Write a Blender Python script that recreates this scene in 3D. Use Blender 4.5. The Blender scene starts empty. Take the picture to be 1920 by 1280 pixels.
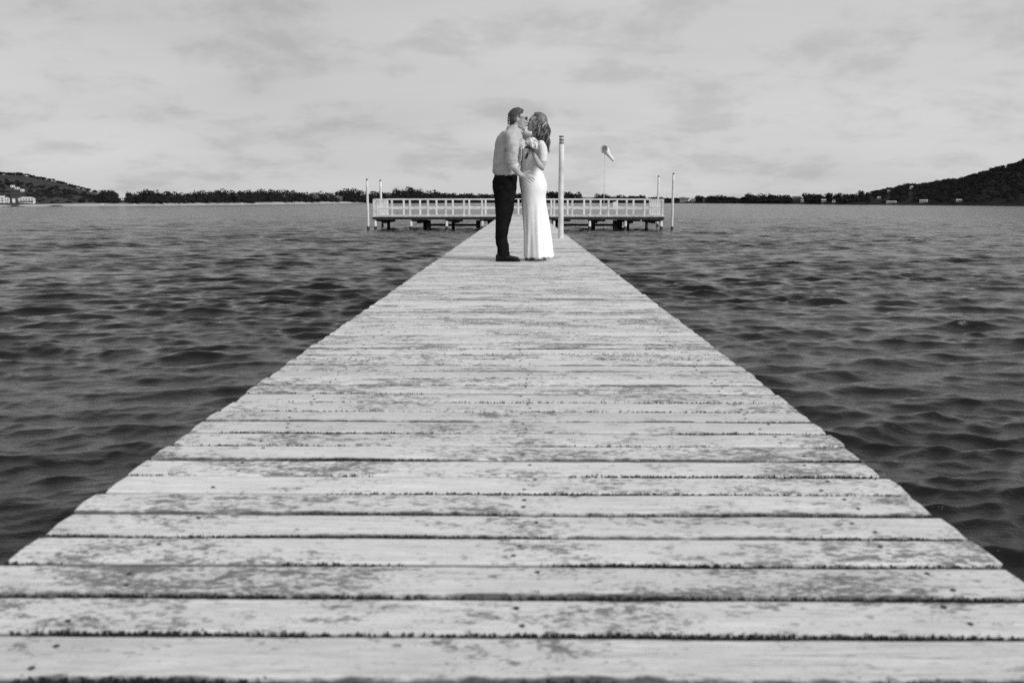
import bpy, bmesh, math, random
import numpy as np
from mathutils import Vector, Matrix, Euler, noise as mnoise

random.seed(7)
rng = np.random.default_rng(11)
R = math.radians
scene = bpy.context.scene
COL = scene.collection

# ------------------------------------------------------------------ camera
F_PX = 1600.0                     # focal length in pixels of the 1920 px wide photograph (30 mm)
CAM_H = 0.706                     # above the deck, deck top is z = 0
PITCH = math.atan(263.0 / F_PX)
YAW = R(0.64)
cam_data = bpy.data.cameras.new('camera')
cam_data.lens = 30.0
cam_data.sensor_width = 36.0
cam_data.clip_start = 0.05
cam_data.clip_end = 9000.0
cam_data.dof.use_dof = True
cam_data.dof.focus_distance = 10.1
cam_data.dof.aperture_fstop = 4.5
cam = bpy.data.objects.new('camera', cam_data)
cam.location = (0, 0, CAM_H)
cam.rotation_euler = (math.pi / 2 - PITCH, 0, YAW)
COL.objects.link(cam)
scene.camera = cam

# ------------------------------------------------------------------ sky, sun, exposure
SUN_EL, SUN_AZ = R(27), R(124)     # azimuth clockwise from +Y: the sun stands to the right of the jetty
world = bpy.data.worlds.new('World')
scene.world = world
world.use_nodes = True
wn, wl = world.node_tree.nodes, world.node_tree.links
wn.clear()


def N(nodes, kind, **kw):
    n = nodes.new(kind)
    for k, v in kw.items():
        if k.startswith('i_'):
            n.inputs[k[2:].replace('_', ' ')].default_value = v
        elif k.startswith('n_'):
            n.inputs[int(k[2:])].default_value = v
        else:
            setattr(n, k, v)
    return n


def math_node(nodes, links, op, a, b=None, c=None, clamp=False):
    m = nodes.new('ShaderNodeMath')
    m.operation = op
    m.use_clamp = clamp
    for i, v in enumerate((a, b, c)):
        if v is None:
            continue
        if hasattr(v, 'is_output') or isinstance(v, bpy.types.NodeSocket):
            links.new(v, m.inputs[i])
        else:
            m.inputs[i].default_value = v
    return m.outputs[0]


def maprange(nodes, links, v, a, b, c, d, smooth=False):
    m = nodes.new('ShaderNodeMapRange')
    m.interpolation_type = 'SMOOTHSTEP' if smooth else 'LINEAR'
    links.new(v, m.inputs[0])
    for i, x in enumerate((a, b, c, d)):
        m.inputs[i + 1].default_value = x
    return m.outputs[0]


sky = N(wn, 'ShaderNodeTexSky', sky_type='NISHITA', sun_disc=False, sun_elevation=SUN_EL,
        sun_rotation=SUN_AZ, air_density=1.0, dust_density=2.5, ozone_density=1.0)
bw = N(wn, 'ShaderNodeRGBToBW')
wl.new(sky.outputs[0], bw.inputs[0])
tc = N(wn, 'ShaderNodeTexCoord')
sp = N(wn, 'ShaderNodeSeparateXYZ')
wl.new(tc.outputs['Generated'], sp.inputs[0])
zz = math_node(wn, wl, 'ADD', math_node(wn, wl, 'MAXIMUM', sp.outputs[2], 0.0), 0.28)
ux = math_node(wn, wl, 'DIVIDE', sp.outputs[0], zz)
uy = math_node(wn, wl, 'DIVIDE', sp.outputs[1], zz)
cv = N(wn, 'ShaderNodeCombineXYZ')
wl.new(ux, cv.inputs[0]); wl.new(uy, cv.inputs[1])
# broad layer, broken strato-cumulus layer and thin streaks
n1 = N(wn, 'ShaderNodeTexNoise', i_Scale=0.42, i_Detail=3.0, i_Roughness=0.5)
wl.new(cv.outputs[0], n1.inputs['Vector'])
mp = N(wn, 'ShaderNodeMapping'); mp.inputs['Scale'].default_value = (1.0, 1.0, 1.0)
mp.inputs['Location'].default_value = (3.1, 7.7, 0)
wl.new(cv.outputs[0], mp.inputs[0])
n2 = N(wn, 'ShaderNodeTexNoise', i_Scale=3.4, i_Detail=8.0, i_Roughness=0.6, i_Distortion=0.15)
wl.new(mp.outputs[0], n2.inputs['Vector'])
mp3 = N(wn, 'ShaderNodeMapping'); mp3.inputs['Scale'].default_value = (1.2, 4.0, 1.0)
mp3.inputs['Rotation'].default_value = (0, 0, R(24))
wl.new(cv.outputs[0], mp3.inputs[0])
n3 = N(wn, 'ShaderNodeTexNoise', i_Scale=0.7, i_Detail=6.0, i_Roughness=0.6)
wl.new(mp3.outputs[0], n3.inputs['Vector'])
c1 = maprange(wn, wl, n1.outputs[0], 0.3, 0.7, -0.22, 0.12)
c2 = maprange(wn, wl, n2.outputs[0], 0.45, 0.67, 0.0, -0.16, True)
c3 = maprange(wn, wl, n3.outputs[0], 0.3, 0.7, -0.04, 0.04)
cs = math_node(wn, wl, 'ADD', math_node(wn, wl, 'ADD', c1, c2), c3)
cloud = math_node(wn, wl, 'ADD', cs, maprange(wn, wl, sp.outputs[2], 0.0, 1.0, 1.04, 0.82))
# cloud deck: most light, with the clear-sky gradient of the sky texture showing through
blend = math_node(wn, wl, 'ADD', math_node(wn, wl, 'MULTIPLY', bw.outputs[0], 0.12), 4.85)
lum = math_node(wn, wl, 'MULTIPLY', blend, cloud)
bg = N(wn, 'ShaderNodeBackground', i_Strength=0.115)
wl.new(lum, bg.inputs[0])
wo = N(wn, 'ShaderNodeOutputWorld')
wl.new(bg.outputs[0], wo.inputs[0])

sun_data = bpy.data.lights.new('sun', 'SUN')
sun_data.energy = 2.5
sun_data.angle = R(28)
sun_data.color = (1.0, 1.0, 1.0)
sun = bpy.data.objects.new('sun', sun_data)
sd = Vector((math.sin(SUN_AZ) * math.cos(SUN_EL), math.cos(SUN_AZ) * math.cos(SUN_EL), math.sin(SUN_EL)))
sun.rotation_euler = (-sd).to_track_quat('-Z', 'Y').to_euler()
sun.location = (30, -10, 25)
COL.objects.link(sun)
scene.view_settings.view_transform = 'Standard'
scene.view_settings.look = 'None'
scene.view_settings.exposure = 0.06
scene.view_settings.gamma = 1.0
scene.view_settings.use_curve_mapping = False
scene.render.engine = 'CYCLES'
scene.cycles.use_denoising = False

# ------------------------------------------------------------------ measuring helpers
_f = Vector((-math.sin(YAW), math.cos(YAW), 0))
_r = Vector((math.cos(YAW), math.sin(YAW), 0))
_fwd = _f * math.cos(PITCH) - Vector((0, 0, 1)) * math.sin(PITCH)
_up = _f * math.sin(PITCH) + Vector((0, 0, 1)) * math.cos(PITCH)


def ray(px, py):
    return _fwd + _r * ((px - 960.0) / F_PX) - _up * ((py - 640.0) / F_PX)


def at(px, py, Y):
    """world point seen at a photograph pixel, Y metres out along the jetty"""
    d = ray(px, py)
    return Vector((0, 0, CAM_H)) + d * (Y / d.y)


def row_of(p):
    """photograph row of a world point"""
    v = Vector(p) - Vector((0, 0, CAM_H))
    return 640.0 - F_PX * v.dot(_up) / v.dot(_fwd)


# ------------------------------------------------------------------ object helpers
def mesh_obj(name, verts, faces, mat=None, parent=None, smooth=False):
    me = bpy.data.meshes.new(name)
    me.from_pydata([tuple(v) for v in verts], [], faces)
    me.update()
    if smooth:
        me.polygons.foreach_set('use_smooth', [True] * len(me.polygons))
    if mat:
        me.materials.append(mat)
    return link(name, me, parent)


def link(name, me, parent=None):
    o = bpy.data.objects.new(name, me)
    COL.objects.link(o)
    if parent:
        o.parent = parent
    return o


def tag(o, label=None, cat=None, group=None, kind=None):
    if label: o['label'] = label
    if cat: o['category'] = cat
    if group: o['group'] = group
    if kind: o['kind'] = kind
    return o


def thing(name, label, cat, loc=(0, 0, 0), rz=0.0, group=None):
    o = bpy.data.objects.new(name, None)
    o.empty_display_size = 0.2
    COL.objects.link(o)
    o.location = loc
    o.rotation_euler = (0, 0, rz)
    return tag(o, label, cat, group)


class MB:
    """collects shapes into one mesh"""
    def __init__(s):
        s.v, s.f = [], []

    def add(s, v, f):
        o = len(s.v)
        s.v += [tuple(p) for p in v]
        s.f += [[i + o for i in q] for q in f]
        return s

    def box(s, c, size, rz=0.0, bev=0.0):
        x, y, z = (k / 2 for k in size)
        if bev > 0:
            b = min(bev, x * .9, y * .9, z * .9)
            v = []
            # chamfered box: 24 corner points
            bm = bmesh.new()
            bmesh.ops.create_cube(bm, size=1.0)
            bmesh.ops.scale(bm, vec=(2 * x, 2 * y, 2 * z), verts=bm.verts)
            bmesh.ops.bevel(bm, geom=bm.edges[:], offset=b, segments=1, affect='EDGES')
            v = [p.co.copy() for p in bm.verts]
            f = [[q.index for q in p.verts] for p in bm.faces]
            bm.free()
        else:
            v = [Vector(p) for p in ((-x, -y, -z), (x, -y, -z), (x, y, -z), (-x, y, -z), (-x, -y, z), (x, -y, z), (x, y, z), (-x, y, z))]
            f = [[0, 3, 2, 1], [4, 5, 6, 7], [0, 1, 5, 4], [1, 2, 6, 5], [2, 3, 7, 6], [3, 0, 4, 7]]
        m = Matrix.Rotation(rz, 3, 'Z')
        return s.add([m @ p + Vector(c) for p in v], f)

    def tube(s, pts, rad, n=10, caps=True, flat=None):
        pts = [Vector(p) for p in pts]
        if not hasattr(rad, '__len__'):
            rad = [rad] * len(pts)
        v, f = [], []
        prev = None
        for i, p in enumerate(pts):
            t = (pts[min(i + 1, len(pts) - 1)] - pts[max(i - 1, 0)]).normalized()
            if prev is None:
                a = Vector((0, 1, 0)) if abs(t.y) < .9 else Vector((1, 0, 0))
                u = (a - t * a.dot(t)).normalized()
            else:
                u = (prev - t * prev.dot(t)).normalized()
            prev = u
            w = t.cross(u)
            for k in range(n):
                an = 2 * math.pi * k / n
                v.append(p + (u * math.cos(an) + w * math.sin(an)) * rad[i])
        for i in range(len(pts) - 1):
            for k in range(n):
                f.append([i * n + k, i * n + (k + 1) % n, (i + 1) * n + (k + 1) % n, (i + 1) * n + k])
        if caps:
            f.append(list(range(n))[::-1])
            f.append([(len(pts) - 1) * n + k for k in range(n)])
        return s.add(v, f)

    def ellipsoid(s, c, r, rot=None, nu=20, nv=12):
        c = Vector(c)
        v, f = [], []
        m = rot if rot else Matrix.Identity(3)
        for j in range(1, nv):
            ph = math.pi * j / nv
            for i in range(nu):
                th = 2 * math.pi * i / nu
                v.append(c + m @ Vector((r[0] * math.sin(ph) * math.cos(th), r[1] * math.sin(ph) * math.sin(th), r[2] * math.cos(ph))))
        v.append(c + m @ Vector((0, 0, r[2]))); v.append(c + m @ Vector((0, 0, -r[2])))
        t, b = len(v) - 2, len(v) - 1
        for j in range(nv - 2):
            for i in range(nu):
                f.append([j * nu + i, (j + 1) * nu + i, (j + 1) * nu + (i + 1) % nu, j * nu + (i + 1) % nu])
        for i in range(nu):
            f.append([t, i, (i + 1) % nu])
            f.append([b, (nv - 2) * nu + (i + 1) % nu, (nv - 2) * nu + i])
        return s.add(v, f)

    def rings(s, rings, n=28, power=2.3):
        """closed loft over horizontal rings (centre, rx, ry)"""
        v, f = [], []
        for c, rx, ry in rings:
            for k in range(n):
                a = 2 * math.pi * k / n
                ca, sa = math.cos(a), math.sin(a)
                x = rx * math.copysign(abs(ca) ** (2 / power), ca)
                y = ry * math.copysign(abs(sa) ** (2 / power), sa)
                v.append(Vector(c) + Vector((x, y, 0)))
        m = len(rings)
        for i in range(m - 1):
            for k in range(n):
                f.append([i * n + k, i * n + (k + 1) % n, (i + 1) * n + (k + 1) % n, (i + 1) * n + k])
        f.append(list(range(n))[::-1]); f.append([(m - 1) * n + k for k in range(n)])
        return s.add(v, f)

    def build(s, name, mat=None, parent=None, smooth=False):
        return mesh_obj(name, s.v, s.f, mat, parent, smooth)

    def fused(s, name, mat, parent, voxel=0.008, it=4, wrinkle=None):
        """one continuous skin over all the collected shapes"""
        o = mesh_obj(name + '_tmp', s.v, s.f)
        bm = bmesh.new(); bm.from_mesh(o.data)
        bmesh.ops.recalc_face_normals(bm, faces=bm.faces[:])
        bm.to_mesh(o.data); bm.free()
        r = o.modifiers.new('r', 'REMESH'); r.mode = 'VOXEL'; r.voxel_size = voxel
        if it:
            sm = o.modifiers.new('s', 'SMOOTH'); sm.factor = 0.5; sm.iterations = it
        dg = bpy.context.evaluated_depsgraph_get()
        me = bpy.data.meshes.new_from_object(o.evaluated_get(dg))
        old = o.data
        bpy.data.objects.remove(o); bpy.data.meshes.remove(old)
        me.name = name
        me.materials.clear(); me.materials.append(mat)
        if wrinkle:
            nv = len(me.vertices)
            nor = [v.normal.copy() for v in me.vertices]
            for v, nn in zip(me.vertices, nor):
                v.co += nn * wrinkle(v.co)
        me.polygons.foreach_set('use_smooth', [True] * len(me.polygons))
        me.update()
        return link(name, me, parent)


# ------------------------------------------------------------------ materials
def grey(v):
    return (v, v, v, 1.0)


def new_mat(name, base=0.5, rough=0.7, spec=0.4):
    m = bpy.data.materials.new(name)
    m.use_nodes = True
    nt = m.node_tree
    b = nt.nodes['Principled BSDF']
    b.inputs['Base Color'].default_value = grey(base)
    b.inputs['Roughness'].default_value = rough
    b.inputs['Specular IOR Level'].default_value = spec
    return m, nt.nodes, nt.links, b


def noisy(name, lo, hi, scale=8.0, rough=0.75, bump=0.0, bscale=60.0, stretch=(1, 1, 1), spec=0.35, detail=6.0, coord='Object', bdist=0.01):
    m, n, l, b = new_mat(name, hi, rough, spec)
    t = N(n, 'ShaderNodeTexCoord')
    mp = N(n, 'ShaderNodeMapping'); mp.inputs['Scale'].default_value = stretch
    l.new(t.outputs[coord], mp.inputs[0])
    oi = N(n, 'ShaderNodeObjectInfo')
    ad = N(n, 'ShaderNodeVectorMath', operation='ADD')
    sc = N(n, 'ShaderNodeVectorMath', operation='SCALE'); sc.inputs[0].default_value = (17, 31, 9)
    l.new(oi.outputs['Random'], sc.inputs['Scale'])
    l.new(mp.outputs[0], ad.inputs[0]); l.new(sc.outputs[0], ad.inputs[1])
    nz = N(n, 'ShaderNodeTexNoise', i_Scale=scale, i_Detail=detail, i_Roughness=0.6)
    l.new(ad.outputs[0], nz.inputs['Vector'])
    v = maprange(n, l, nz.outputs[0], 0.32, 0.68, lo, hi)
    l.new(v, b.inputs['Base Color'])
    if bump:
        n2 = N(n, 'ShaderNodeTexNoise', i_Scale=bscale, i_Detail=4.0)
        l.new(ad.outputs[0], n2.inputs['Vector'])
        bp = N(n, 'ShaderNodeBump', i_Strength=bump, i_Distance=bdist)
        l.new(n2.outputs[0], bp.inputs['Height'])
        l.new(bp.outputs[0], b.inputs['Normal'])
    return m


def plank_material():
    m, n, l, b = new_mat('weathered_plank', 0.5, 0.8, 0.25)
    t = N(n, 'ShaderNodeTexCoord'); oi = N(n, 'ShaderNodeObjectInfo')
    sc = N(n, 'ShaderNodeVectorMath', operation='SCALE'); sc.inputs[0].default_value = (37.0, 53.0, 71.0)
    l.new(oi.outputs['Random'], sc.inputs['Scale'])

    def field(scale, stretch, detail, rough, dist=0.0):
        mp = N(n, 'ShaderNodeMapping'); mp.inputs['Scale'].default_value = stretch
        l.new(t.outputs['Object'], mp.inputs[0])
        ad = N(n, 'ShaderNodeVectorMath', operation='ADD')
        l.new(mp.outputs[0], ad.inputs[0]); l.new(sc.outputs[0], ad.inputs[1])
        z = N(n, 'ShaderNodeTexNoise', i_Scale=scale, i_Detail=detail, i_Roughness=rough, i_Distortion=dist)
        l.new(ad.outputs[0], z.inputs['Vector'])
        return z.outputs[0]

    grain = field(60, (0.12, 1.6, 1), 5, 0.6)
    fine = field(220, (0.3, 1, 1), 3, 0.6)
    tone = field(3.0, (1, 2.0, 1), 4, 0.55)
    blotch_big = field(2.1, (1, 1.5, 1), 3, 0.5)
    blotch = field(22, (0.45, 1.0, 1), 8, 0.68, 0.5)
    speck = field(75, (0.55, 1.0, 1), 4, 0.65)
    edge_n = field(38, (0.6, 1.0, 1), 6, 0.7)
    edge_b = field(4.0, (1.0, 1.0, 1), 3, 0.5)
    s = N(n, 'ShaderNodeSeparateXYZ'); l.new(t.outputs['Object'], s.inputs[0])
    # pale dry wood
    base = maprange(n, l, grain, 0.3, 0.72, 0.60, 0.82)
    base = math_node(n, l, 'MULTIPLY', base, maprange(n, l, tone, 0.3, 0.7, 0.88, 1.1))
    base = math_node(n, l, 'MULTIPLY', base, maprange(n, l, oi.outputs['Random'], 0, 1, 0.9, 1.07))
    base = math_node(n, l, 'MULTIPLY', base, maprange(n, l, fine, 0.3, 0.7, 0.92, 1.06))
    # lichen and dirt patches
    pm = maprange(n, l, blotch_big, 0.38, 0.60, 0.0, 1.0, True)
    oi2 = math_node(n, l, 'FRACT', math_node(n, l, 'MULTIPLY', oi.outputs['Random'], 23.7))
    th = math_node(n, l, 'SUBTRACT', maprange(n, l, oi2, 0, 1, 0.725, 0.61), math_node(n, l, 'MULTIPLY', pm, 0.21))
    rag = math_node(n, l, 'ADD', math_node(n, l, 'MULTIPLY', math_node(n, l, 'SUBTRACT', speck, 0.5), 0.8), math_node(n, l, 'MULTIPLY', math_node(n, l, 'SUBTRACT', fine, 0.5), 0.75))
    rag = math_node(n, l, 'ADD', rag, math_node(n, l, 'MULTIPLY', math_node(n, l, 'SUBTRACT', grain, 0.5), 0.35))
    d1 = math_node(n, l, 'SUBTRACT', math_node(n, l, 'ADD', blotch, rag), th)
    dark = maprange(n, l, d1, -0.02, 0.17, 0.0, 0.8, True)
    d2 = maprange(n, l, speck, 0.60, 0.68, 0.0, 0.65, True)
    dark = math_node(n, l, 'MAXIMUM', dark, math_node(n, l, 'MULTIPLY', d2, maprange(n, l, blotch_big, 0.35, 0.6, 0.15, 1.0)))
    # drying cracks along the grain
    crack = field(9, (0.16, 9.0, 1), 3, 0.55, 0.2)
    ck = math_node(n, l, 'ABSOLUTE', math_node(n, l, 'SUBTRACT', crack, 0.5))
    ck = math_node(n, l, 'MULTIPLY', maprange(n, l, ck, 0.0, 0.009, 0.75, 0.0), maprange(n, l, tone, 0.5, 0.6, 0.0, 1.0))
    dark = math_node(n, l, 'MAXIMUM', dark, ck)
    # moss creeping in from both long edges, mostly the near one
    ay = math_node(n, l, 'ABSOLUTE', s.outputs[1])
    reach = math_node(n, l, 'ADD', math_node(n, l, 'MULTIPLY', edge_n, 0.030), math_node(n, l, 'MULTIPLY', edge_b, 0.028))
    em = math_node(n, l, 'ADD', ay, reach)
    em = math_node(n, l, 'ADD', em, maprange(n, l, s.outputs[1], -0.06, 0.06, 0.004, -0.004))
    edge = maprange(n, l, em, 0.0855, 0.0960, 0.0, 0.93, True)
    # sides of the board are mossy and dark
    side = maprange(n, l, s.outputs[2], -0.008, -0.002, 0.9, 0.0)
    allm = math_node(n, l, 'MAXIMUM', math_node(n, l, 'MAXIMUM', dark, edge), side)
    mix = N(n, 'ShaderNodeMix', data_type='FLOAT')
    l.new(allm, mix.inputs[0]); l.new(base, mix.inputs[2])
    l.new(math_node(n, l, 'MULTIPLY', maprange(n, l, speck, 0.3, 0.7, 0.02, 0.10), maprange(n, l, fine, 0.3, 0.7, 0.5, 1.5)), mix.inputs[3])
    l.new(mix.outputs[0], b.inputs['Base Color'])
    hgt = math_node(n, l, 'ADD', math_node(n, l, 'MULTIPLY', grain, 0.6), math_node(n, l, 'MULTIPLY', allm, 0.9))
    hgt = math_node(n, l, 'ADD', hgt, math_node(n, l, 'MULTIPLY', fine, 0.3))
    bp = N(n, 'ShaderNodeBump', i_Strength=0.35, i_Distance=0.004)
    l.new(hgt, bp.inputs['Height']); l.new(bp.outputs[0], b.inputs['Normal'])
    return m


M = {}
M['plank'] = plank_material()
M['moss'] = noisy('moss', 0.018, 0.05, 40, 0.95, spec=0.1)
M['nail'] = noisy('rusty_nail', 0.02, 0.05, 60, 0.7)
M['dark_timber'] = noisy('wet_dark_timber', 0.012, 0.04, 9, 0.7, 0.4, 40, (1, 1, 0.2))
M['white_paint'] = noisy('chalky_white_paint', 0.52, 0.76, 5, 0.65, 0.25, 40)
M['grey_paint'] = noisy('faded_white_paint', 0.42, 0.62, 4, 0.7, 0.2, 40)
M['cap'] = noisy('dull_metal_band', 0.12, 0.22, 9, 0.5)
M['tide'] = noisy('barnacled_pile', 0.015, 0.05, 25, 0.8, 0.6, 60)


def water_material():
    m, n, l, b = new_mat('lake_water', 0.005, 0.06, 0.5)
    b.inputs['IOR'].default_value = 1.333
    t = N(n, 'ShaderNodeTexCoord')
    at_ = N(n, 'ShaderNodeAttribute', attribute_name='unresolved')

    def field(scale, stretch, detail, rough, rot=0.0):
        mp = N(n, 'ShaderNodeMapping'); mp.inputs['Scale'].default_value = stretch
        mp.inputs['Rotation'].default_value = (0, 0, rot)
        l.new(t.outputs['Object'], mp.inputs[0])
        z = N(n, 'ShaderNodeTexNoise', i_Scale=scale, i_Detail=detail, i_Roughness=rough, i_Distortion=0.25)
        l.new(mp.outputs[0], z.inputs['Vector'])
        return z.outputs[0]
    # ripples a few centimetres to decimetres long, everywhere
    rip = field(7.5, (0.5, 1.0, 1.0), 6, 0.68, R(8))
    gust = field(0.11, (0.5, 1, 1), 3, 0.5, R(20))
    b1 = N(n, 'ShaderNodeBump', i_Distance=0.046)
    l.new(math_node(n, l, 'MULTIPLY', maprange(n, l, gust, 0.3, 0.7, 0.28, 0.6), maprange(n, l, at_.outputs['Fac'], 0, 1, 1.0, 0.3)), b1.inputs['Strength'])
    l.new(rip, b1.inputs['Height'])
    # longer waves, only where the sheet is too coarse to carry them as shape
    mid = field(0.62, (0.4, 1.0, 1.0), 5, 0.62, R(-6))
    b2 = N(n, 'ShaderNodeBump', i_Distance=0.62)
    l.new(math_node(n, l, 'MULTIPLY', at_.outputs['Fac'], 1.0), b2.inputs['Strength'])
    l.new(mid, b2.inputs['Height'])
    l.new(b1.outputs[0], b2.inputs['Normal'])
    l.new(b2.outputs[0], b.inputs['Normal'])
    l.new(maprange(n, l, at_.outputs['Fac'], 0, 1, 0.05, 0.16), b.inputs['Roughness'])
    return m


M['water'] = water_material()
WATER_Z = -0.65

# ------------------------------------------------------------------ the lake: one sheet with real waves
def build_water():
    n_r = 1230
    fine = np.linspace(R(-41), R(41), 700)
    rest_r = np.linspace(R(41), R(180), 70)[1:]
    ang = np.concatenate([-rest_r[::-1], fine, rest_r[:-1]])
    rad = np.concatenate([np.geomspace(1.3, 100.0, n_r), np.geomspace(100, 6000, 80)[1:]])
    A, Rr = np.meshgrid(ang, rad)
    X = (Rr * np.sin(A)).astype(np.float32); Y = (Rr * np.cos(A)).astype(np.float32)
    d_r = np.gradient(rad)[:, None] * np.ones_like(A)
    d_a = Rr * np.gradient(ang)[None, :]
    cell_y = np.where(np.abs(A) < R(55), d_r, np.maximum(d_r, d_a)).astype(np.float32)
    cell_x = np.where(np.abs(A) < R(55), d_a, np.maximum(d_r, d_a)).astype(np.float32)
    g = np.random.default_rng(15)
    K = 230
    lam = np.exp(np.where(np.arange(K) % 5 < 3, np.clip(g.normal(np.log(0.19), 0.5, K), np.log(0.07), np.log(0.6)), np.clip(g.normal(np.log(0.52), 0.38, K), np.log(0.25), np.log(1.4))))
    th = -math.pi / 2 + R(9) + g.normal(0, 1, K) * np.where(lam > 0.3, R(19), R(34))
    ph = g.uniform(0, 2 * math.pi, K)
    slope = 0.0250 * np.clip(lam / 0.14, 0.5, 1.0)
    Z = np.zeros_like(X); DX = np.zeros_like(X); DY = np.zeros_like(X); lost = np.zeros_like(X); tot = 0.0
    # gusts: slow grouping so that rough and calmer patches alternate
    E = np.zeros_like(X)
    for _ in range(9):
        l_, t_ = np.exp(g.uniform(np.log(2.2), np.log(11))), g.uniform(0, math.pi)
        E += np.sin(2 * math.pi / l_ * (X * math.cos(t_) * .6 + Y * math.sin(t_)) + g.uniform(0, 6.28))
    env = np.clip(np.exp(0.12 * E), 0.65, 1.22).astype(np.float32)
    LEAN = 0.25
    for k in range(K):
        cx_, sx_ = math.cos(th[k]), math.sin(th[k])
        kx, ky = cx_ * 2 * math.pi / lam[k], sx_ * 2 * math.pi / lam[k]
        a = slope[k] * lam[k] / (2 * math.pi)
        span = np.float32(abs(kx)) * cell_x + np.float32(abs(ky)) * cell_y
        res = np.clip((2.6 - span) / 1.3, 0, 1)
        w = res * env * np.float32(a)
        c = np.float32(kx) * X + np.float32(ky) * Y + np.float32(ph[k])
        cc, ss = np.cos(c), np.sin(c)
        Z += w * cc
        h_ = w * (np.float32(LEAN) * cc - np.float32(0.8) * ss)
        DX += h_ * np.float32(cx_)
        DY += h_ * np.float32(sx_)
        lost += np.float32(slope[k] ** 2) * (1 - res); tot += slope[k] ** 2
    un = np.clip(lost / tot, 0, 1)
    nr, na = X.shape
    co = np.stack([X + DX, Y + DY, Z + WATER_Z], -1).reshape(-1, 3)
    i = np.arange(nr - 1)[:, None] * na; j = np.arange(na)[None, :]
    jn = (j + 1) % na
    q = np.stack([i + j, i + jn, i + na + jn, i + na + j], -1).reshape(-1, 4)[:, ::-1]
    me = bpy.data.meshes.new('lake_water')
    me.vertices.add(len(co)); me.vertices.foreach_set('co', co.astype(np.float32).ravel())
    me.loops.add(q.size); me.loops.foreach_set('vertex_index', q.astype(np.int32).ravel())
    me.polygons.add(len(q)); me.polygons.foreach_set('loop_start', np.arange(0, q.size, 4, dtype=np.int32))
    me.polygons.foreach_set('use_smooth', np.ones(len(q), bool))
    at_ = me.attributes.new('unresolved', 'FLOAT', 'POINT')
    at_.data.foreach_set('value', un.astype(np.float32).ravel())
    me.update(calc_edges=True)
    me.materials.append(M['water'])
    o = link('lake_water', me)
    tag(o, 'dark choppy lake water around the jetty', 'water', kind='structure')


build_water()

# ------------------------------------------------------------------ far shore: land, beach
def tab(xs, ys):
    return lambda x: float(np.interp(x, xs, ys))


SHORE = tab([-500, 0, 300, 480, 640, 960, 1260, 1440, 1600, 1920, 2400], [190, 205, 245, 315, 470, 700, 560, 430, 320, 230, 200])
LAND_Y = tab([-500, 0, 30, 60, 100, 130, 170, 200, 240, 640, 960, 1300, 1600, 1660, 1690, 1720, 1760, 1800, 1830, 1860, 1880, 1920, 1960, 2100, 2400],
             [322, 326, 327, 331, 339, 347, 359, 368, 373, 374, 374.6, 375, 369, 358, 351, 349, 343, 337, 329, 318, 315, 298, 282, 258, 245])
DEEP = tab([-500, 0, 170, 240, 1560, 1660, 1920, 2400], [260, 260, 190, 60, 60, 180, 330, 330])
TREE_Y = tab([-300, 0, 100, 160, 200, 215, 232, 245, 265, 285, 305, 320, 340, 370, 420, 450, 470, 500, 540, 580, 600, 625, 640, 660, 680, 700, 720, 735, 772, 800, 830, 860, 900, 960, 1030, 1060, 1085, 1100, 1120, 1145, 1165, 1180, 1195, 1210, 1230, 1260, 1275, 1320, 1350, 1370, 1390, 1405, 1440, 1480, 1515, 1540, 1560, 1600, 1640, 1660, 1690, 1720, 1760, 1800, 1830, 1860, 1880, 1920, 2100, 2400],
             [350, 352, 355, 357, 356, 362, 366, 362, 358, 356, 361, 360, 364, 361, 357, 356, 358, 354, 358, 362, 360, 362, 356, 353, 357, 359, 363, 359, 352, 358, 360, 362, 366, 366, 358, 361, 357, 358, 363, 369, 366, 371, 366, 371, 373.5, 372, 371, 369, 369, 371, 373, 365, 366, 366, 363, 365, 364, 365, 360, 356, 346, 345, 339, 333, 325, 313, 311, 292, 252, 240])


def land(px, t):
    """point of the far land: t = 0 at the water's edge, 1 on the ridge"""
    Y = SHORE(px) + t * DEEP(px)
    p = at(px, 400, Y)
    top = at(px, LAND_Y(px), SHORE(px) + DEEP(px)).z
    if t < 0:
        z = WATER_Z - 1.2
    elif t <= 1:
        z = WATER_Z + 0.25 + (max(top, WATER_Z + 0.6) - WATER_Z - 0.25) * (t ** 0.85)
        z += 0.02 * (top - WATER_Z) * math.sin(px * 0.11 + t * 9) * t
    else:
        z = top + (t - 1) * (-top - 3) * 1.2
    return Vector((p.x, Y, z))


def on_land(px, py):
    a, b_ = 0.03, 1.0
    for _ in range(24):
        m_ = (a + b_) / 2
        if row_of(land(px, m_)) > py: a = m_
        else: b_ = m_
    return land(px, a)


M['hill'] = noisy('scrubby_hillside', 0.016, 0.085, 0.13, 0.95, 0.0, spec=0.03, detail=10)
M['hill_dark'] = noisy('dense_dark_scrub', 0.010, 0.026, 0.12, 0.95, 0.0, spec=0.03, detail=9)
M['sand'] = noisy('pale_sand', 0.34, 0.46, 0.3, 0.95, spec=0.1)
ts = [-0.06, 0.0, 0.04, 0.1, 0.18, 0.28, 0.4, 0.52, 0.64, 0.76, 0.88, 1.0, 1.3, 1.9]
m_ = len(ts)
for nm, lab, xa, xb, mt in (('far_shore_hills', 'scrubby low hill and shore at the left', -480, 240, 'hill'), ('far_shore_hills', 'low dark shore and wooded hill at the right', 240, 2400, 'hill_dark')):
    pxs = list(range(xa, xb + 1, 10))
    V = [land(px, t) for px in pxs for t in ts]
    Fc = [[i * m_ + j, (i + 1) * m_ + j, (i + 1) * m_ + j + 1, i * m_ + j + 1] for i in range(len(pxs) - 1) for j in range(m_ - 1)]
    o = mesh_obj(nm, V, Fc, M[mt], smooth=True)
    tag(o, lab, 'hills', kind='structure')
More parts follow.
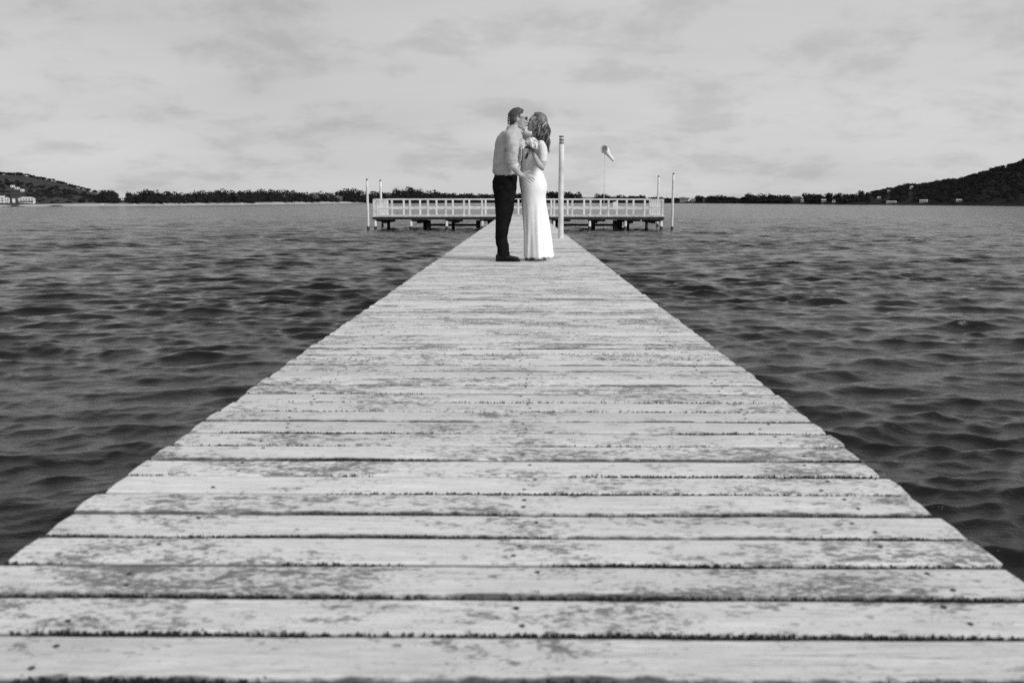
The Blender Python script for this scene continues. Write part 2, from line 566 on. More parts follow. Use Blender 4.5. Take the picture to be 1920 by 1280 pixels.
# beach along the left shore
V, Fc = [], []
bx = list(range(-480, 721, 8))
for i, px in enumerate(bx):
    S = SHORE(px)
    wob = math.sin(px * .07) * .5 + math.sin(px * .021) * .8
    for k, (dy, z) in enumerate(((-4.5 + wob, -0.25), (-1.5 + wob, 0.22), (3, 0.62), (8, 0.85), (9, 0.2))):
        p = at(px, 400, S + dy)
        V.append((p.x, S + dy, WATER_Z + z * (S / 260.0) ** 0.7 * (1.0 if px < 640 else max(0.1, (720 - px) / 80))))
for i in range(len(bx) - 1):
    for k in range(4):
        Fc.append([i * 5 + k, (i + 1) * 5 + k, (i + 1) * 5 + k + 1, i * 5 + k + 1])
o = mesh_obj('beach', V, Fc, M['sand'], smooth=True)
tag(o, 'thin pale sand beach below the left tree line', 'beach', kind='structure')

# ------------------------------------------------------------------ far woods
M['leaf'] = noisy('far_foliage', 0.011, 0.036, 0.35, 0.9, spec=0.08, detail=5)
M['leaf_pale'] = noisy('pale_foliage', 0.12, 0.26, 0.8, 0.9, spec=0.08, detail=5)
M['bark'] = noisy('bark', 0.03, 0.08, 3, 0.9)


def crown_arrays(cx, cy, cz, rx, rz, n, leaf, g, lumps=5):
    """leaf faces spread through a lumpy crown"""
    lc = g.normal(size=(lumps, 3)); lc /= np.linalg.norm(lc, axis=1)[:, None]
    lc *= g.uniform(0.25, 0.62, (lumps, 1)); lr = g.uniform(0.42, 0.66, lumps)
    w = g.integers(0, lumps, n)
    d = g.normal(size=(n, 3)); d /= np.linalg.norm(d, axis=1)[:, None]
    p = lc[w] + d * (lr[w] * g.uniform(0.5, 1.05, n) ** 0.6)[:, None]
    p[:, 0] *= rx; p[:, 1] *= rx; p[:, 2] *= rz
    p += np.array([cx, cy, cz])
    u = g.normal(size=(n, 3)); u /= np.linalg.norm(u, axis=1)[:, None]
    w2 = np.cross(u, d + g.normal(0, .5, (n, 3))); w2 /= np.linalg.norm(w2, axis=1)[:, None] + 1e-6
    s = (leaf * g.uniform(0.6, 1.3, n))[:, None]
    return np.stack([p - u * s - w2 * s * .6, p + u * s - w2 * s * .6, p + u * s + w2 * s * .6, p - u * s + w2 * s * .6], 1).reshape(-1, 3)


def quads_obj(name, arr, mat, parent=None):
    v = np.concatenate(arr) if isinstance(arr, list) else arr
    nq = len(v) // 4
    me = bpy.data.meshes.new(name)
    me.vertices.add(len(v)); me.vertices.foreach_set('co', v.astype(np.float32).ravel())
    me.loops.add(nq * 4); me.loops.foreach_set('vertex_index', np.arange(nq * 4, dtype=np.int32))
    me.polygons.add(nq); me.polygons.foreach_set('loop_start', np.arange(0, nq * 4, 4, dtype=np.int32))
    me.update(calc_edges=True)
    me.materials.append(mat)
    return link(name, me, parent)


HOUSES = ((3, 385, 15, 12, 'tall white house cut by the left edge of the photo', 'house_wall', 'roof_pale', 2, False, 2),
          (15, 385.5, 9, 9, 'narrow white house second from the left edge on the beach', 'house_wall', 'roof_pale', 2, True, 2),
          (28, 385.5, 4.5, 7, 'tiny pale shed between the two groups of beach houses', 'house_wall', 'roof_pale', 1, False, 1),
          (53, 385.5, 26, 10.5, 'long two-storey white villa with dark windows above the beach', 'house_wall', 'roof_pale', 2, True, 5),
          (28.5, 351.5, 7, 4, 'uppermost white house of three on the left hillside', 'house_wall', 'roof_pale', 1, False, 2),
          (37, 355, 8, 4, 'middle white house of three on the left hillside', 'house_wall', 'roof_pale', 1, False, 2),
          (46, 359, 6, 4.5, 'lowest white house of three on the left hillside', 'house_wall', 'roof_pale', 1, False, 2),
          (232, 375, 10, 6, 'white house in the gap of the left tree line', 'house_wall', 'roof_pale', 1, False, 3),
          (1283, 378, 16, 7, 'low white boathouse on the shore just right of the platform', 'house_wall', 'roof_dark', 1, False, 4),
          (1299, 378, 8, 7.5, 'small grey house beside the white boathouse by the platform', 'house_wall2', 'roof_pale', 1, False, 2),
          (1320, 378.4, 5, 5, 'tiny grey hut in the trees right of the platform', 'house_wall2', 'roof_dark', 1, False, 1),
          (1492, 372, 14, 5, 'grey-roofed house among the tree tops right of the middle', 'house_wall2', 'roof_pale', 1, False, 3),
          (1503, 379.5, 5, 6, 'small bright white house at the water below the grey roof', 'house_wall', 'roof_pale', 1, False, 2),
          (1543, 379.5, 8, 6, 'grey and white house at the water under two round trees', 'house_wall2', 'roof_pale', 1, False, 2),
          (1562, 379.5, 5, 5.5, 'narrow white house at the water left of the lone round tree', 'house_wall', 'roof_dark', 1, False, 1),
          (1670, 381, 16, 4, 'long low white shed on the waterline below the right hill', 'house_wall', 'roof_pale', 1, False, 5),
          (1664, 360, 6, 3.5, 'small pale house on the shoulder of the right hill', 'house_wall2', 'roof_pale', 1, False, 2),
          (1705, 354, 6, 5, 'lone white house high on the right hill', 'house_wall', 'roof_pale', 1, False, 2),
          (1646, 373, 6, 4, 'grey house halfway up the foot of the right hill', 'house_wall2', 'roof_pale', 1, False, 2),
          (1730, 379.5, 13, 5, 'white house low on the right hill, above the waterline', 'house_wall', 'roof_pale', 1, False, 3),
          (1796, 378, 9, 4.5, 'rightmost white house low on the dark right hill', 'house_wall', 'roof_pale', 1, False, 3),
          (1103, 371.5, 22, 6, 'long pale house in the trees behind the white pole', 'house_wall2', 'roof_pale', 1, False, 5))
HOUSE_SPOTS = [(h[0], h[2], on_land(h[0], h[1]).y) for h in HOUSES]


def hides_house(p, rpx, y):
    return any(abs(p - hx) < hw_ * .5 + rpx * .55 and y < hy for hx, hw_, hy in HOUSE_SPOTS)


def wood(name, label, px0, px1, step, fill, g):
    arr = []
    px = px0
    while px < px1:                                     # skyline crowns
        p = px + g.uniform(-2, 2)
        t = 0.35 if LAND_Y(p) > 365 else 0.97
        b_ = land(p, t)
        if t > .9:
            top = at(p, TREE_Y(p) + g.uniform(-1.5, 2), b_.y).z
        else:
            top = at(p, TREE_Y(p) + g.uniform(-4.0, -0.6), b_.y).z
        per = b_.y / F_PX
        h = max(top - b_.z, 5 * per)
        if t > .9: h = min(h, 9 * per)
        rx = per * (g.uniform(9, 15) if t < .9 else g.uniform(5, 9))
        rz = min(h * .5, rx * 1.0)
        if hides_house(p, rx / per, b_.y - rx):
            px += 2
            continue
        arr.append(crown_arrays(b_.x, b_.y, b_.z + h - rz, rx, rz, 220, 0.085 * rx + .1 * per, g))
        px += step * g.uniform(.7, 1.3)
    for _ in range(int(fill * (px1 - px0))):            # the mass below
        p = g.uniform(px0, px1)
        tall = LAND_Y(p) > 365
        t = g.uniform(0.02, 0.4) if tall else g.uniform(0.02, 1) ** 1.0
        if px1 < 300 and not tall and t > 0.5: continue
        b_ = land(p, t)
        per = b_.y / F_PX
        if tall:
            top = at(p, TREE_Y(p) + 3, b_.y).z
            h = (top - b_.z) * g.uniform(.35, .95)
        else:
            h = per * g.uniform(4, 8)
        rx = per * (g.uniform(6, 11) if tall else g.uniform(4, 7))
        rz = max(min(h * .5, rx), 2 * per)
        if hides_house(p, rx / per, b_.y - rx): continue
        arr.append(crown_arrays(b_.x, b_.y, b_.z + max(h - rz, rz * .4), rx, rz, 110, 0.09 * rx + .1 * per, g))
    o = quads_obj(name, arr, M['leaf'])
    tag(o, label, 'woodland', kind='stuff')


g = np.random.default_rng(21)
wood('shore_woodland', 'dark wood at the foot of the left hill above the beach', -300, 235, 7, 2.2, g)
wood('shore_woodland', 'dark continuous tree line along the far left and middle shore', 240, 1000, 7, 1.1, g)
wood('shore_woodland', 'low dark tree line behind the platform and right of it', 1000, 1640, 7, 0.8, g)
wood('hillside_woodland', 'dark wood covering the steep hill at the right edge', 1640, 2300, 5, 4.2, g)


def lone_tree(px, py_top, wpx, label, pale=False, t=0.3, group=None):
    b_ = land(px, t)
    per = b_.y / F_PX
    top = at(px, py_top, b_.y).z
    h = max(top - b_.z, 6 * per)
    root = thing('shore_tree', label, 'tree', tuple(b_), group=group)
    rx = wpx * .5 * per
    rz = min(h * .42, rx * .9)
    mb = MB()
    mb.tube([(0, 0, -.3), (0.02 * h, 0, h * .35), (0, 0, h - rz)], [h * .035, h * .026, h * .012], 7)
    for a in (0.4, 2.3, 4.4):
        mb.tube([(0.01 * h, 0, h * .45), (math.cos(a) * rx * .5, math.sin(a) * rx * .5, h - rz * .9)], [h * .016, h * .006], 5)
    mb.build('trunk', M['bark'], root, True)
    gg = np.random.default_rng(int(px))
    quads_obj('crown', crown_arrays(0, 0, h - rz, rx, rz, 330, 0.11 * rx, gg, 7), M['leaf_pale' if pale else 'leaf'], root)


for a in ((1612, 354, 16, 'round-topped tree standing above the tree line left of the right hill', False, .5),
          (594, 361, 15, 'pale tree in the dark tree line, the left one of two pale trees', True, .02),
          (636, 365, 18, 'pale tree in the dark tree line just left of the platform poles', True, .02),
          (773, 351, 15, 'umbrella-shaped tree topping the wood behind the platform railing', False, .4),
          (1405, 363.5, 22, 'broad dark tree making the highest bump right of the platform', False, .4),
          (243, 359, 12, 'ragged tree beside the gap in the left tree line', False, .4),
          (213, 355, 12, 'dark tree on the left side of the gap in the tree line', False, .4),
          (318, 358, 10, 'small pointed tree just right of the gap in the tree line', False, .4),
          (77, 379, 7, 'small dark bush-like tree on the beach beside the white villa', False, .03)):
    lone_tree(*a)

# ------------------------------------------------------------------ houses and boats on the shore
M['house_wall'] = noisy('white_render', 0.62, 0.78, 2, 0.8, spec=0.2)
M['house_wall2'] = noisy('grey_render', 0.3, 0.42, 2, 0.8, spec=0.2)
M['roof_pale'] = noisy('pale_roof_sheet', 0.42, 0.55, 2, 0.6)
M['roof_dark'] = noisy('dark_roof_sheet', 0.07, 0.12, 2, 0.6)
M['glass'] = new_mat('dark_window_glass', 0.02, 0.12, 0.5)[0]
M['hull'] = noisy('white_hull', 0.6, 0.78, 3, 0.35)


def house(px, py, wpx, hpx, label, wall='house_wall', roof='roof_pale', storeys=1, hip=False, cols=3):
    b_ = on_land(px, py)
    per = b_.y / F_PX
    w, h = wpx * per, hpx * per
    d = w * .6
    root = thing('house', label, 'house', tuple(b_), rz=-math.atan2(b_.x, b_.y) + random.uniform(-.15, .15))
    wh = h * .72
    MB().box((0, 0, wh / 2 - .3), (w, d, wh + .6)).build('wall', M[wall], root)
    o_ = w * .04
    x, y, zt = w / 2 + o_, d / 2 + o_, h
    ridge = w * .28 if hip else x
    v = [(-x, -y, wh), (x, -y, wh), (x, y, wh), (-x, y, wh), (-ridge, 0, zt), (ridge, 0, zt),
         (-x, -y, wh - .08 * h), (x, -y, wh - .08 * h), (x, y, wh - .08 * h), (-x, y, wh - .08 * h)]
    f = [[0, 1, 5, 4], [2, 3, 4, 5], [1, 2, 5], [3, 0, 4], [6, 7, 1, 0], [7, 8, 2, 1], [8, 9, 3, 2], [9, 6, 0, 3], [9, 8, 7, 6]]
    mesh_obj('roof', v, f, M[roof], root)
    for s_ in range(storeys):
        for c in range(cols):
            cx = (c + .5) / cols * w * .88 - w * .44
            cz = wh * (s_ + .48) / storeys
            if s_ == 0 and c == cols - 1:
                MB().box((cx, -d / 2, wh / storeys * .4), (w * .1, .06 * w, wh / storeys * .8)).build('door', M['roof_dark'], root)
            else:
                fr = MB().box((cx, -d / 2, cz), (w / cols * .62, .05 * w, wh / storeys * .52)).build('window', M['house_wall2'], root)
                MB().box((cx, -d / 2 - .022 * w, cz), (w / cols * .52, .02 * w, wh / storeys * .42)).build('pane', M['glass'], fr)
    if storeys > 1:
        MB().box((0, -d / 2 - .09 * w, wh / 2), (w * .96, .18 * w, .05 * h)).build('balcony', M[wall], root)
        rl = MB()
        rl.box((0, -d / 2 - .17 * w, wh / 2 + .17 * h), (w * .96, .02 * w, .02 * h))
        for k in range(7):
            rl.box((-w * .46 + k * w * .92 / 6, -d / 2 - .17 * w, wh / 2 + .09 * h), (.015 * w, .015 * w, .16 * h))
        rl.build('balcony_rail', M['house_wall'], root)


for a in HOUSES:
    house(*a)


def boat(px, wpx, label, cabin=True, mast=False):
    S = SHORE(px)
    per = S / F_PX
    L = wpx * per
    p = at(px, 400, S + .5)
    root = thing('beached_boat', label, 'boat', (p.x, S + .5, WATER_Z + .38 * (S / 260) ** .7), random.uniform(-.25, .25), 'small boats along the beach')
    secs = []
    n = 9
    v, f = [], []
    for i in range(n):
        u = i / (n - 1)
        x = (u - .5) * L
        bw_ = L * .17 * (1 - max(0, (u - .45) / .55) ** 2.2) + .004 * L
        dk = L * (.17 + .07 * u * u)
        for (yy, z) in ((-bw_, dk), (-bw_ * .85, dk * .4), (0, 0 if u < .8 else dk * (u - .8) * 2), (bw_ * .85, dk * .4), (bw_, dk)):
            v.append((x, yy, z))
    for i in range(n - 1):
        for k in range(4):
            f.append([i * 5 + k, (i + 1) * 5 + k, (i + 1) * 5 + k + 1, i * 5 + k + 1])
        f.append([i * 5 + 4, (i + 1) * 5 + 4, (i + 1) * 5, i * 5])
    f.append([0, 1, 2, 3, 4])
    mesh_obj('hull', v, f, M['hull'], root)
    if cabin:
        c = MB().box((-.04 * L, 0, L * .26), (L * .36, L * .22, L * .17), bev=.02 * L).build('cabin', M['hull'], root)
        MB().box((.145 * L, 0, L * .28), (.012 * L, L * .17, L * .08)).build('windscreen', M['glass'], c)
    if mast:
        MB().tube([(0.02 * L, 0, L * .2), (0.02 * L, 0, L * 1.25)], .012 * L, 6).build('mast', M['hull'], root)


boat(193, 6, 'small white boat, leftmost of the boats along the beach')
boat(254, 6, 'white boat second from the left along the beach', True)
boat(308, 9, 'largest white boat in the middle of the beach')
boat(331, 7, 'white open boat just right of the largest boat', False)
boat(350, 5, 'tiny white boat with a mast on the beach', False, True)
boat(455, 5, 'white boat at the right end of the beach, farthest from the others')

# ------------------------------------------------------------------ jetty
XL, XR = -1.034, 0.948
PITCH_Y = 0.1382
G0 = 1.3107
Y_END = 41.2
jetty = thing('jetty', 'long straight jetty of weathered pale planks leading out to the platform', 'jetty', (0, 0, 0))


def plank_mesh(name, seed, segs, full):
    """a board 1 m half-length in local x is not scaled: built at real size, rounded worn edges"""
    r_ = random.Random(seed)
    Lh = (XR - XL) / 2
    hw = 0.0632
    v, f = [], []
    if full:
        prof = [(-hw, -.042), (-hw, -.006), (-hw + .003, -.0015), (-hw + .008, 0.0), (0.0, 0.0008), (hw - .008, 0.0), (hw - .003, -.0015), (hw, -.006), (hw, -.042)]
    else:
        prof = [(-hw, -.042), (-hw, -.004), (-hw + .005, 0.0), (hw - .005, 0.0), (hw, -.004), (hw, -.042)]
    k = len(prof)
    e0 = [r_.uniform(-.006, .006) for _ in range(k)]
    for i in range(segs + 1):
        x = -Lh + 2 * Lh * i / segs
        for j, (y, z) in enumerate(prof):
            jx = 0
            if i in (0, segs):
                sgn = -1 if i == 0 else 1
                corner = abs(y) / hw
                jx = -sgn * (.006 * max(0, corner - .6) / .4 * r_.uniform(.2, 1.6) + abs(e0[j]) * .6)
            wy = mnoise.noise((x * 9 + seed * 7.3, y * 20, seed)) * .0024 * (1 if full else .6)
            wz = mnoise.noise((x * 2.2 + seed * 3.1, y * 30, seed + 5)) * .0018
            v.append((x + jx, y + wy * (abs(y) / hw), z + wz))
    for i in range(segs):
        for j in range(k - 1):
            f.append([i * k + j, (i + 1) * k + j, (i + 1) * k + j + 1, i * k + j + 1])
        f.append([i * k + k - 1, (i + 1) * k + k - 1, (i + 1) * k, i * k])
    f.append(list(range(k))[::-1]); f.append([segs * k + j for j in range(k)])
    f = [q[::-1] for q in f]
    me = bpy.data.meshes.new(name)
    me.from_pydata(v, [], f)
    me.materials.append(M['plank'])
    me.update()
    return me


near_pl = [plank_mesh('plank_near', s_, 44, True) for s_ in range(9)]
mid_pl = [plank_mesh('plank_mid', 30 + s_, 12, False) for s_ in range(6)]
far_pl = [plank_mesh('plank_far', 60 + s_, 3, False) for s_ in range(4)]
nail_me = MB()
nail_me.tube([(0, 0, -.004), (0, 0, .0012), (0, 0, .0016)], [.0050, .0050, .0038], 9)
nail_mesh = bpy.data.meshes.new('nail')
nail_mesh.from_pydata(nail_me.v, [], nail_me.f); nail_mesh.materials.append(M['nail'])
STRINGERS = (-0.755, 0.012, 0.765)
rp = random.Random(3)
k0 = math.ceil((-0.9 - G0) / PITCH_Y)
k1 = int((Y_END - G0) / PITCH_Y)
plank_rows = []
rest = MB()
cnt = 0
for k in range(k0, k1):
    yc = G0 + (k + .5) * PITCH_Y + rp.uniform(-.0022, .0022)
    if k in (28, 31, 47, 64):
        yc += .004
    xoff = (XL + XR) / 2 + rp.uniform(-.007, .007)
    rz = rp.uniform(-.0016, .0016)
    zc = rp.uniform(-.0022, .0012)
    if cnt >= 299:
        rest.box((xoff, yc, -.021 + zc), (XR - XL, .128, .042))
        continue
    me = near_pl[rp.randrange(9)] if yc < 5 else (mid_pl[rp.randrange(6)] if yc < 14 else far_pl[rp.randrange(4)])
    p = link('plank', me, jetty)
    flip = math.pi if rp.random() < .5 else 0
    p.location = (xoff, yc, zc)
    p.rotation_euler = (rp.uniform(-.004, .004), 0, rz + flip)
    plank_rows.append((yc, zc))
    cnt += 1
    if 1.1 < yc < 5.0:
        for sx in STRINGERS:
            for side in (-1, 1):
                if rp.random() < .2: continue
                nx = sx + rp.uniform(-.03, .03)
                ny = side * rp.uniform(.018, .042)
                q = link('nail', nail_mesh, p)
                lx, ly = nx - xoff, ny
                if flip: lx, ly = -lx, -ly
                q.location = (lx, ly, .0006)
                q.rotation_euler = (0, 0, rp.uniform(0, 6.28))
if rest.v:
    o = rest.build('plank_run', M['plank'], jetty)
    o['kind'] = 'stuff'
for sx in STRINGERS:
    MB().box((sx, (Y_END - 1) / 2, -.042 - .075 - .002), (.09, Y_END + 1, .15)).build('stringer', M['dark_timber'], jetty)
for i in range(11):
    y = 1.9 + i * 3.9
    MB().box(((XL + XR) / 2, y, -.044 - .152 - .07), (1.86, .16, .14)).build('cross_beam', M['dark_timber'], jetty)
    for x in (XL + .2, XR - .2):
        MB().tube([(x, y, -1.9), (x, y, -.335)], [.10, .095], 12).build('pile', M['tide'], jetty, True)

# moss tufts growing out of the joints of the near boards
mv, mf = [], []
gm = np.random.default_rng(9)
for (yc, zc) in plank_rows:
    if not (1.0 < yc < 5.5): continue
    yg = yc - PITCH_Y / 2
    n_t = int(2600 * min(1, (1.9 / yc) ** 1.5) * max(0, 1 - (yc - 1) / 4.5))
    dens = [mnoise.noise((x * 2.3, yg * 5.1, 3.3)) for x in np.linspace(XL, XR, 90)]
    for _ in range(n_t):
        x = gm.uniform(XL + .01, XR - .01)
        dn = dens[int((x - XL) / (XR - XL) * 89)]
        if gm.random() > .14 + dn * 1.5: continue
        y = yg + gm.normal(0, .0045)
        h = gm.uniform(-.002, .0014) * (1 + .9 * max(0, dn))
        w = gm.uniform(.0012, .0035)
        lean = gm.normal(0, .002, 2)
        a = gm.uniform(-.7, .7)
        b_ = len(mv)
        mv += [(x - w * math.cos(a), y - w * math.sin(a), -.012), (x + w * math.cos(a), y + w * math.sin(a), -.012),
               (x + w * .5 + lean[0], y + lean[1], h * .7), (x + lean[0] * 1.4, y + lean[1] * 1.4, h), (x - w * .6 + lean[0], y + lean[1], h * .65)]
        mf.append([b_, b_ + 1, b_ + 2, b_ + 3, b_ + 4])
o = mesh_obj('moss', mv, mf, M['moss'])
tag(o, 'dark moss growing in the joints between the near jetty planks', 'moss', kind='stuff')

# ------------------------------------------------------------------ end platform with railings
YF, YB = 41.2, 45.6
PXL, PXR = at(697, 405, YF).x, at(1247, 405, YF).x
plat = thing('platform', 'low bathing platform with white railings at the end of the jetty', 'platform', (0, YF, 0))
W_ = PXR - PXL


def L_(x, y, z):
    return (x, y - YF, z)


deck = MB().box(L_((PXL + PXR) / 2, (YF + YB) / 2, -.062), (W_ - .04, YB - YF - .04, .04)).build('deck', M['dark_timber'], plat)
nb = 46
for i in range(nb):
    x = PXL + W_ * (i + .5) / nb
    MB().box(L_(x, (YF + YB) / 2, -.021 + random.uniform(-.004, .004)), (W_ / nb - .015, YB - YF, .042)).build('deck_board', M['grey_paint'], deck)
for y in (YF + .06, YB - .06):
    MB().box(L_((PXL + PXR) / 2, y, -.130), (W_ - .06, .1, .09)).build('edge_beam', M['dark_timber'], plat)
for x in (PXL + .1, PXR - .1):
    MB().box(L_(x, (YF + YB) / 2, -.130), (.1, YB - YF - .24, .09)).build('edge_beam', M['dark_timber'], plat)
for y in (YF + 1.4, YB - 1.4):
    MB().box(L_((PXL + PXR) / 2, y, -.14), (W_ - .3, .12, .10)).build('bearer', M['dark_timber'], plat)


def railing(pts, n_posts, hs, gap=None):
    a, b_ = Vector(pts[0]), Vector(pts[1])
    d = b_ - a
    rz = math.atan2(d.y, d.x)
    Ln = d.length
    c = (a + b_) / 2
    mb = MB()
    segs = [(0, 1)] if gap is None else [(0, gap[0]), (gap[1], 1)]
    for s0, s1 in segs:
        cc = a + d * (s0 + s1) / 2
        ln = Ln * (s1 - s0) + .1
        mb.box(L_(cc.x, cc.y, hs + .015), (ln, .10, .035), rz)
        mb.box(L_(cc.x, cc.y, hs * .47), (ln, .04, .075), rz)
    rail = mb.build('railing', M['white_paint'], plat)
    for i in range(n_posts + 1):
        u = i / n_posts
        if gap and gap[0] + .002 < u < gap[1] - .002: continue
        p = a + d * u
        MB().box(L_(p.x, p.y, (hs - .003) / 2 + .001), (.088, .088, hs - .003), rz).build('post', M['white_paint'], rail)


jl = (XL - .05 - PXL) / W_
jr = (XR + .05 - PXL) / W_
railing(((PXL + .1, YF + .12), (PXR - .1, YF + .12)), 16, .755, (jl, jr))
railing(((PXL + .1, YB - .12), (PXR - .1, YB - .12)), 16, .80)
railing(((PXL + .1, YF + .4), (PXL + .1, YB - .4)), 5, .78)
railing(((PXR - .1, YF + .4), (PXR - .1, YB - .4)), 5, .78)
# piles: pale sleeves on the outer ones, dark ones further in
rp2 = random.Random(12)
n_b = 9
for i in range(n_b):
    x = PXL + .15 + (W_ - .3) * i / (n_b - 1)
    pl = MB().tube([L_(x, YF + .12, WATER_Z - .8), L_(x, YF + .12, -.228)], .065, 10).build('pile', M['white_paint'], plat, True)
    MB().tube([L_(x, YF + .12, WATER_Z - .8), L_(x, YF + .12, WATER_Z + .16)], .072, 10).build('tide_sleeve', M['tide'], pl, True)
    for (dx, y) in ((.32, YF + 1.4), (.30, YB - 1.4), (.1, YB - .15)):
        if rp2.random() < .2: continue
        xx = min(x + (dx + rp2.uniform(-.25, .3)) * (1 if i < n_b - 1 else -1), PXR - .2)
        MB().tube([L_(xx, y, WATER_Z - .8), L_(xx, y, -.24)], rp2.uniform(.06, .09), 10).build('pile', M['tide'], plat, True)
    MB().box(L_(x + (.32 if i < n_b - 1 else -.32), (YF + YB) / 2, -.30), (.16, YB - YF - .8, .12)).build('cross_beam', M['dark_timber'], plat)
    # diagonal brace and headstock under the front edge
    sg = 1 if i < n_b - 1 else -1
    MB().box(L_(x + sg * .35, YF + .3, -.222), (rp2.uniform(.5, 1.0), .12, .08)).build('headstock', M['dark_timber'], plat)
for xa, xb in ((at(800, 420, YF).x, at(895, 420, YF).x), (at(1040, 420, YF).x, at(1157, 420, YF).x)):
    MB().box(L_((xa + xb) / 2, YF + 1.0, WATER_Z + .2), (xb - xa, .12, .11)).build('waler', M['dark_timber'], plat)
    for x in (xa, xb):
        MB().box(L_(x, YF + .9, -.42), (.2, .25, .40)).build('fender', M['dark_timber'], plat)

# notice board on the far railing
bpn = at(1153, 381, YB - .05)
nt_ = thing('notice_board', 'small white notice board fixed to the far platform railing', 'sign', (bpn.x, YB - .22, 0.26))
MB().box((0, 0, .22), (.25, .03, .34), bev=.006).build('panel', M['white_paint'], nt_)
MB().box((0, .035, .18), (.05, .03, .5)).build('bracket', M['grey_paint'], nt_)


# ------------------------------------------------------------------ tall white poles
def pole(px, py_top, Y, r, label, rings=3, base=True, lean=0.0):
    top = at(px, py_top, Y)
    zb = WATER_Z - .9
    root = thing('mooring_pole', label, 'pole', (top.x, Y, zb), group=None)
    H = top.z - zb
    n = 9
    cap_h = .16 if rings else .09
    pts = [(math.sin(i * 1.7) * r * .05 + lean * (1 - i / n), 0, H * i / n * (1 - cap_h / H)) for i in range(n + 1)]
    MB().tube(pts, [r * (1.06 - .08 * i / n) for i in range(n + 1)], 14).build('shaft', M['white_paint'], root, True)
    zt = H - cap_h
    ca = MB()
    ca.tube([(0, 0, zt - .003), (0, 0, H - .012), (0, 0, H)], [r * .80, r * .80, r * .55], 14)
    c_ = ca.build('cap', M['grey_paint' if rings else 'cap'], root, True)
    for i in range(rings):
        z = zt + .012 + i * (cap_h - .03) / max(1, rings - 1) * .92
        MB().tube([(0, 0, z), (0, 0, z + .024)], r * .90, 14).build('band', M['cap'], c_, True)
    if base:
        MB().tube([(lean, 0, -.0), (lean, 0, .9 + .16)], r * 1.2, 14).build('tide_sleeve', M['tide'], root, True)


pole(1053, 254.5, 16.55, .052, 'thick white pole with banded top beside the jetty, right of the couple', 3, False)
pole(688, 335, YF - .05, .058, 'tall thin white pole at the front left corner of the platform', 0, True)
pole(713, 337, YB + .2, .062, 'white pole behind the left end of the platform railing', 0, True, .05)
pole(1235, 329, YB + .2, .055, 'white pole behind the right end of the platform railing', 0, True)
pole(1263, 324, YF - .05, .055, 'tallest thin white pole at the front right corner of the platform', 0, True)

# windsock behind the platform
M['sock'] = noisy('grey_windsock_cloth', 0.68, 0.8, 6, 0.85)
YS = YB + 1.2
hp = at(1134, 281, YS); tp = at(1151, 302, YS)
ws = thing('windsock', 'drooping pale windsock on a thin pole behind the platform', 'windsock', (at(1132, 400, YS).x, YS, WATER_Z - .9))
wb = Vector(ws.location)
MB().tube([(0, 0, 0), (0, 0, at(1132, 272, YS).z - wb.z)], [.018, .014], 8).build('pole', M['grey_paint'], ws, True)
a_, b_ = hp - wb, tp - wb
dirn = (b_ - a_).normalized()
pts = [a_ + Vector((-.05, -.1, .03)), a_, a_ + dirn * .13 + Vector((.02, 0, .03)), a_.lerp(b_, .45), a_.lerp(b_, .75) + Vector((.01, 0, .0)), b_]
mb = MB(); mb.tube(pts, [.20, .21, .165, .11, .085, .065], 16, caps=False)
o = mb.build('sock', M['sock'], ws, True)
sm = o.modifiers.new('thick', 'SOLIDIFY'); sm.thickness = .01
hoop = MB()
axis = (pts[1] - pts[0]).normalized()
uu = axis.orthogonal().normalized(); vv = axis.cross(uu)
hoop.tube([pts[0] + (uu * math.cos(k * math.pi / 12) + vv * math.sin(k * math.pi / 12)) * .2 for k in range(25)], .014, 6)
hoop.build('hoop', M['grey_paint'], ws, True)

# ------------------------------------------------------------------ the couple
YC = 10.22                        # where the deck meets row 490
S_ = (at(1000, 350, YC).x - at(900, 350, YC).x) / 100.0      # metres per photograph pixel there


def P(px, py, dy=0.0):
    return at(px, py, YC + dy)


M['skin'] = noisy('skin', 0.36, 0.46, 14, 0.55, 0.15, 90, spec=0.35)
M['shirt'] = noisy('grey_cotton_shirt', 0.42, 0.50, 20, 0.85, 0.35, 260, spec=0.15, bdist=0.003)
M['cuff'] = noisy('pale_shirt_lining', 0.56, 0.66, 20, 0.85, spec=0.15)
M['trousers'] = noisy('black_trousers', 0.004, 0.013, 12, 0.9, 0.3, 200, spec=0.06, bdist=0.003)
M['leather'] = noisy('black_leather', 0.004, 0.012, 20, 0.5, spec=0.2)
M['belt'] = noisy('dark_belt', 0.02, 0.05, 20, 0.5)
M['hair_dark'] = noisy('short_dark_hair', 0.02, 0.11, 55, 0.6, 0.8, 160, (1, 1, .35), spec=0.4, bdist=0.006)
M['hair_grey'] = noisy('grey_temple_hair', 0.08, 0.2, 60, 0.6, 0.8, 160, (1, 1, .35), spec=0.3, bdist=0.006)
M['hair_long'] = noisy('long_wavy_hair', 0.02, 0.19, 20, 0.42, 0.5, 120, (1, 1, .12), spec=0.5, bdist=0.006)
_m, _n, _l, _b = new_mat('wavy_hair_strands', 0.1, 0.42, 0.5)
_at = N(_n, 'ShaderNodeAttribute', attribute_name='tone')
_l.new(maprange(_n, _l, _at.outputs['Fac'], 0, 1, 0.014, 0.21), _b.inputs['Base Color'])
M['hair_strands'] = _m
M['lips'] = noisy('lips', 0.16, 0.22, 30, 0.5)
M['eye'] = new_mat('dark_eye', 0.02, 0.25, 0.5)[0]
M['lens'] = new_mat('dark_glasses', 0.015, 0.12, 0.5)[0]
M['shoe_grey'] = noisy('grey_satin_shoe', 0.07, 0.16, 15, 0.45)
M['petal'] = noisy('white_petal', 0.82, 0.93, 20, 0.7, spec=0.2)
M['petal_soft'] = noisy('blush_petal', 0.6, 0.75, 20, 0.7, spec=0.2)
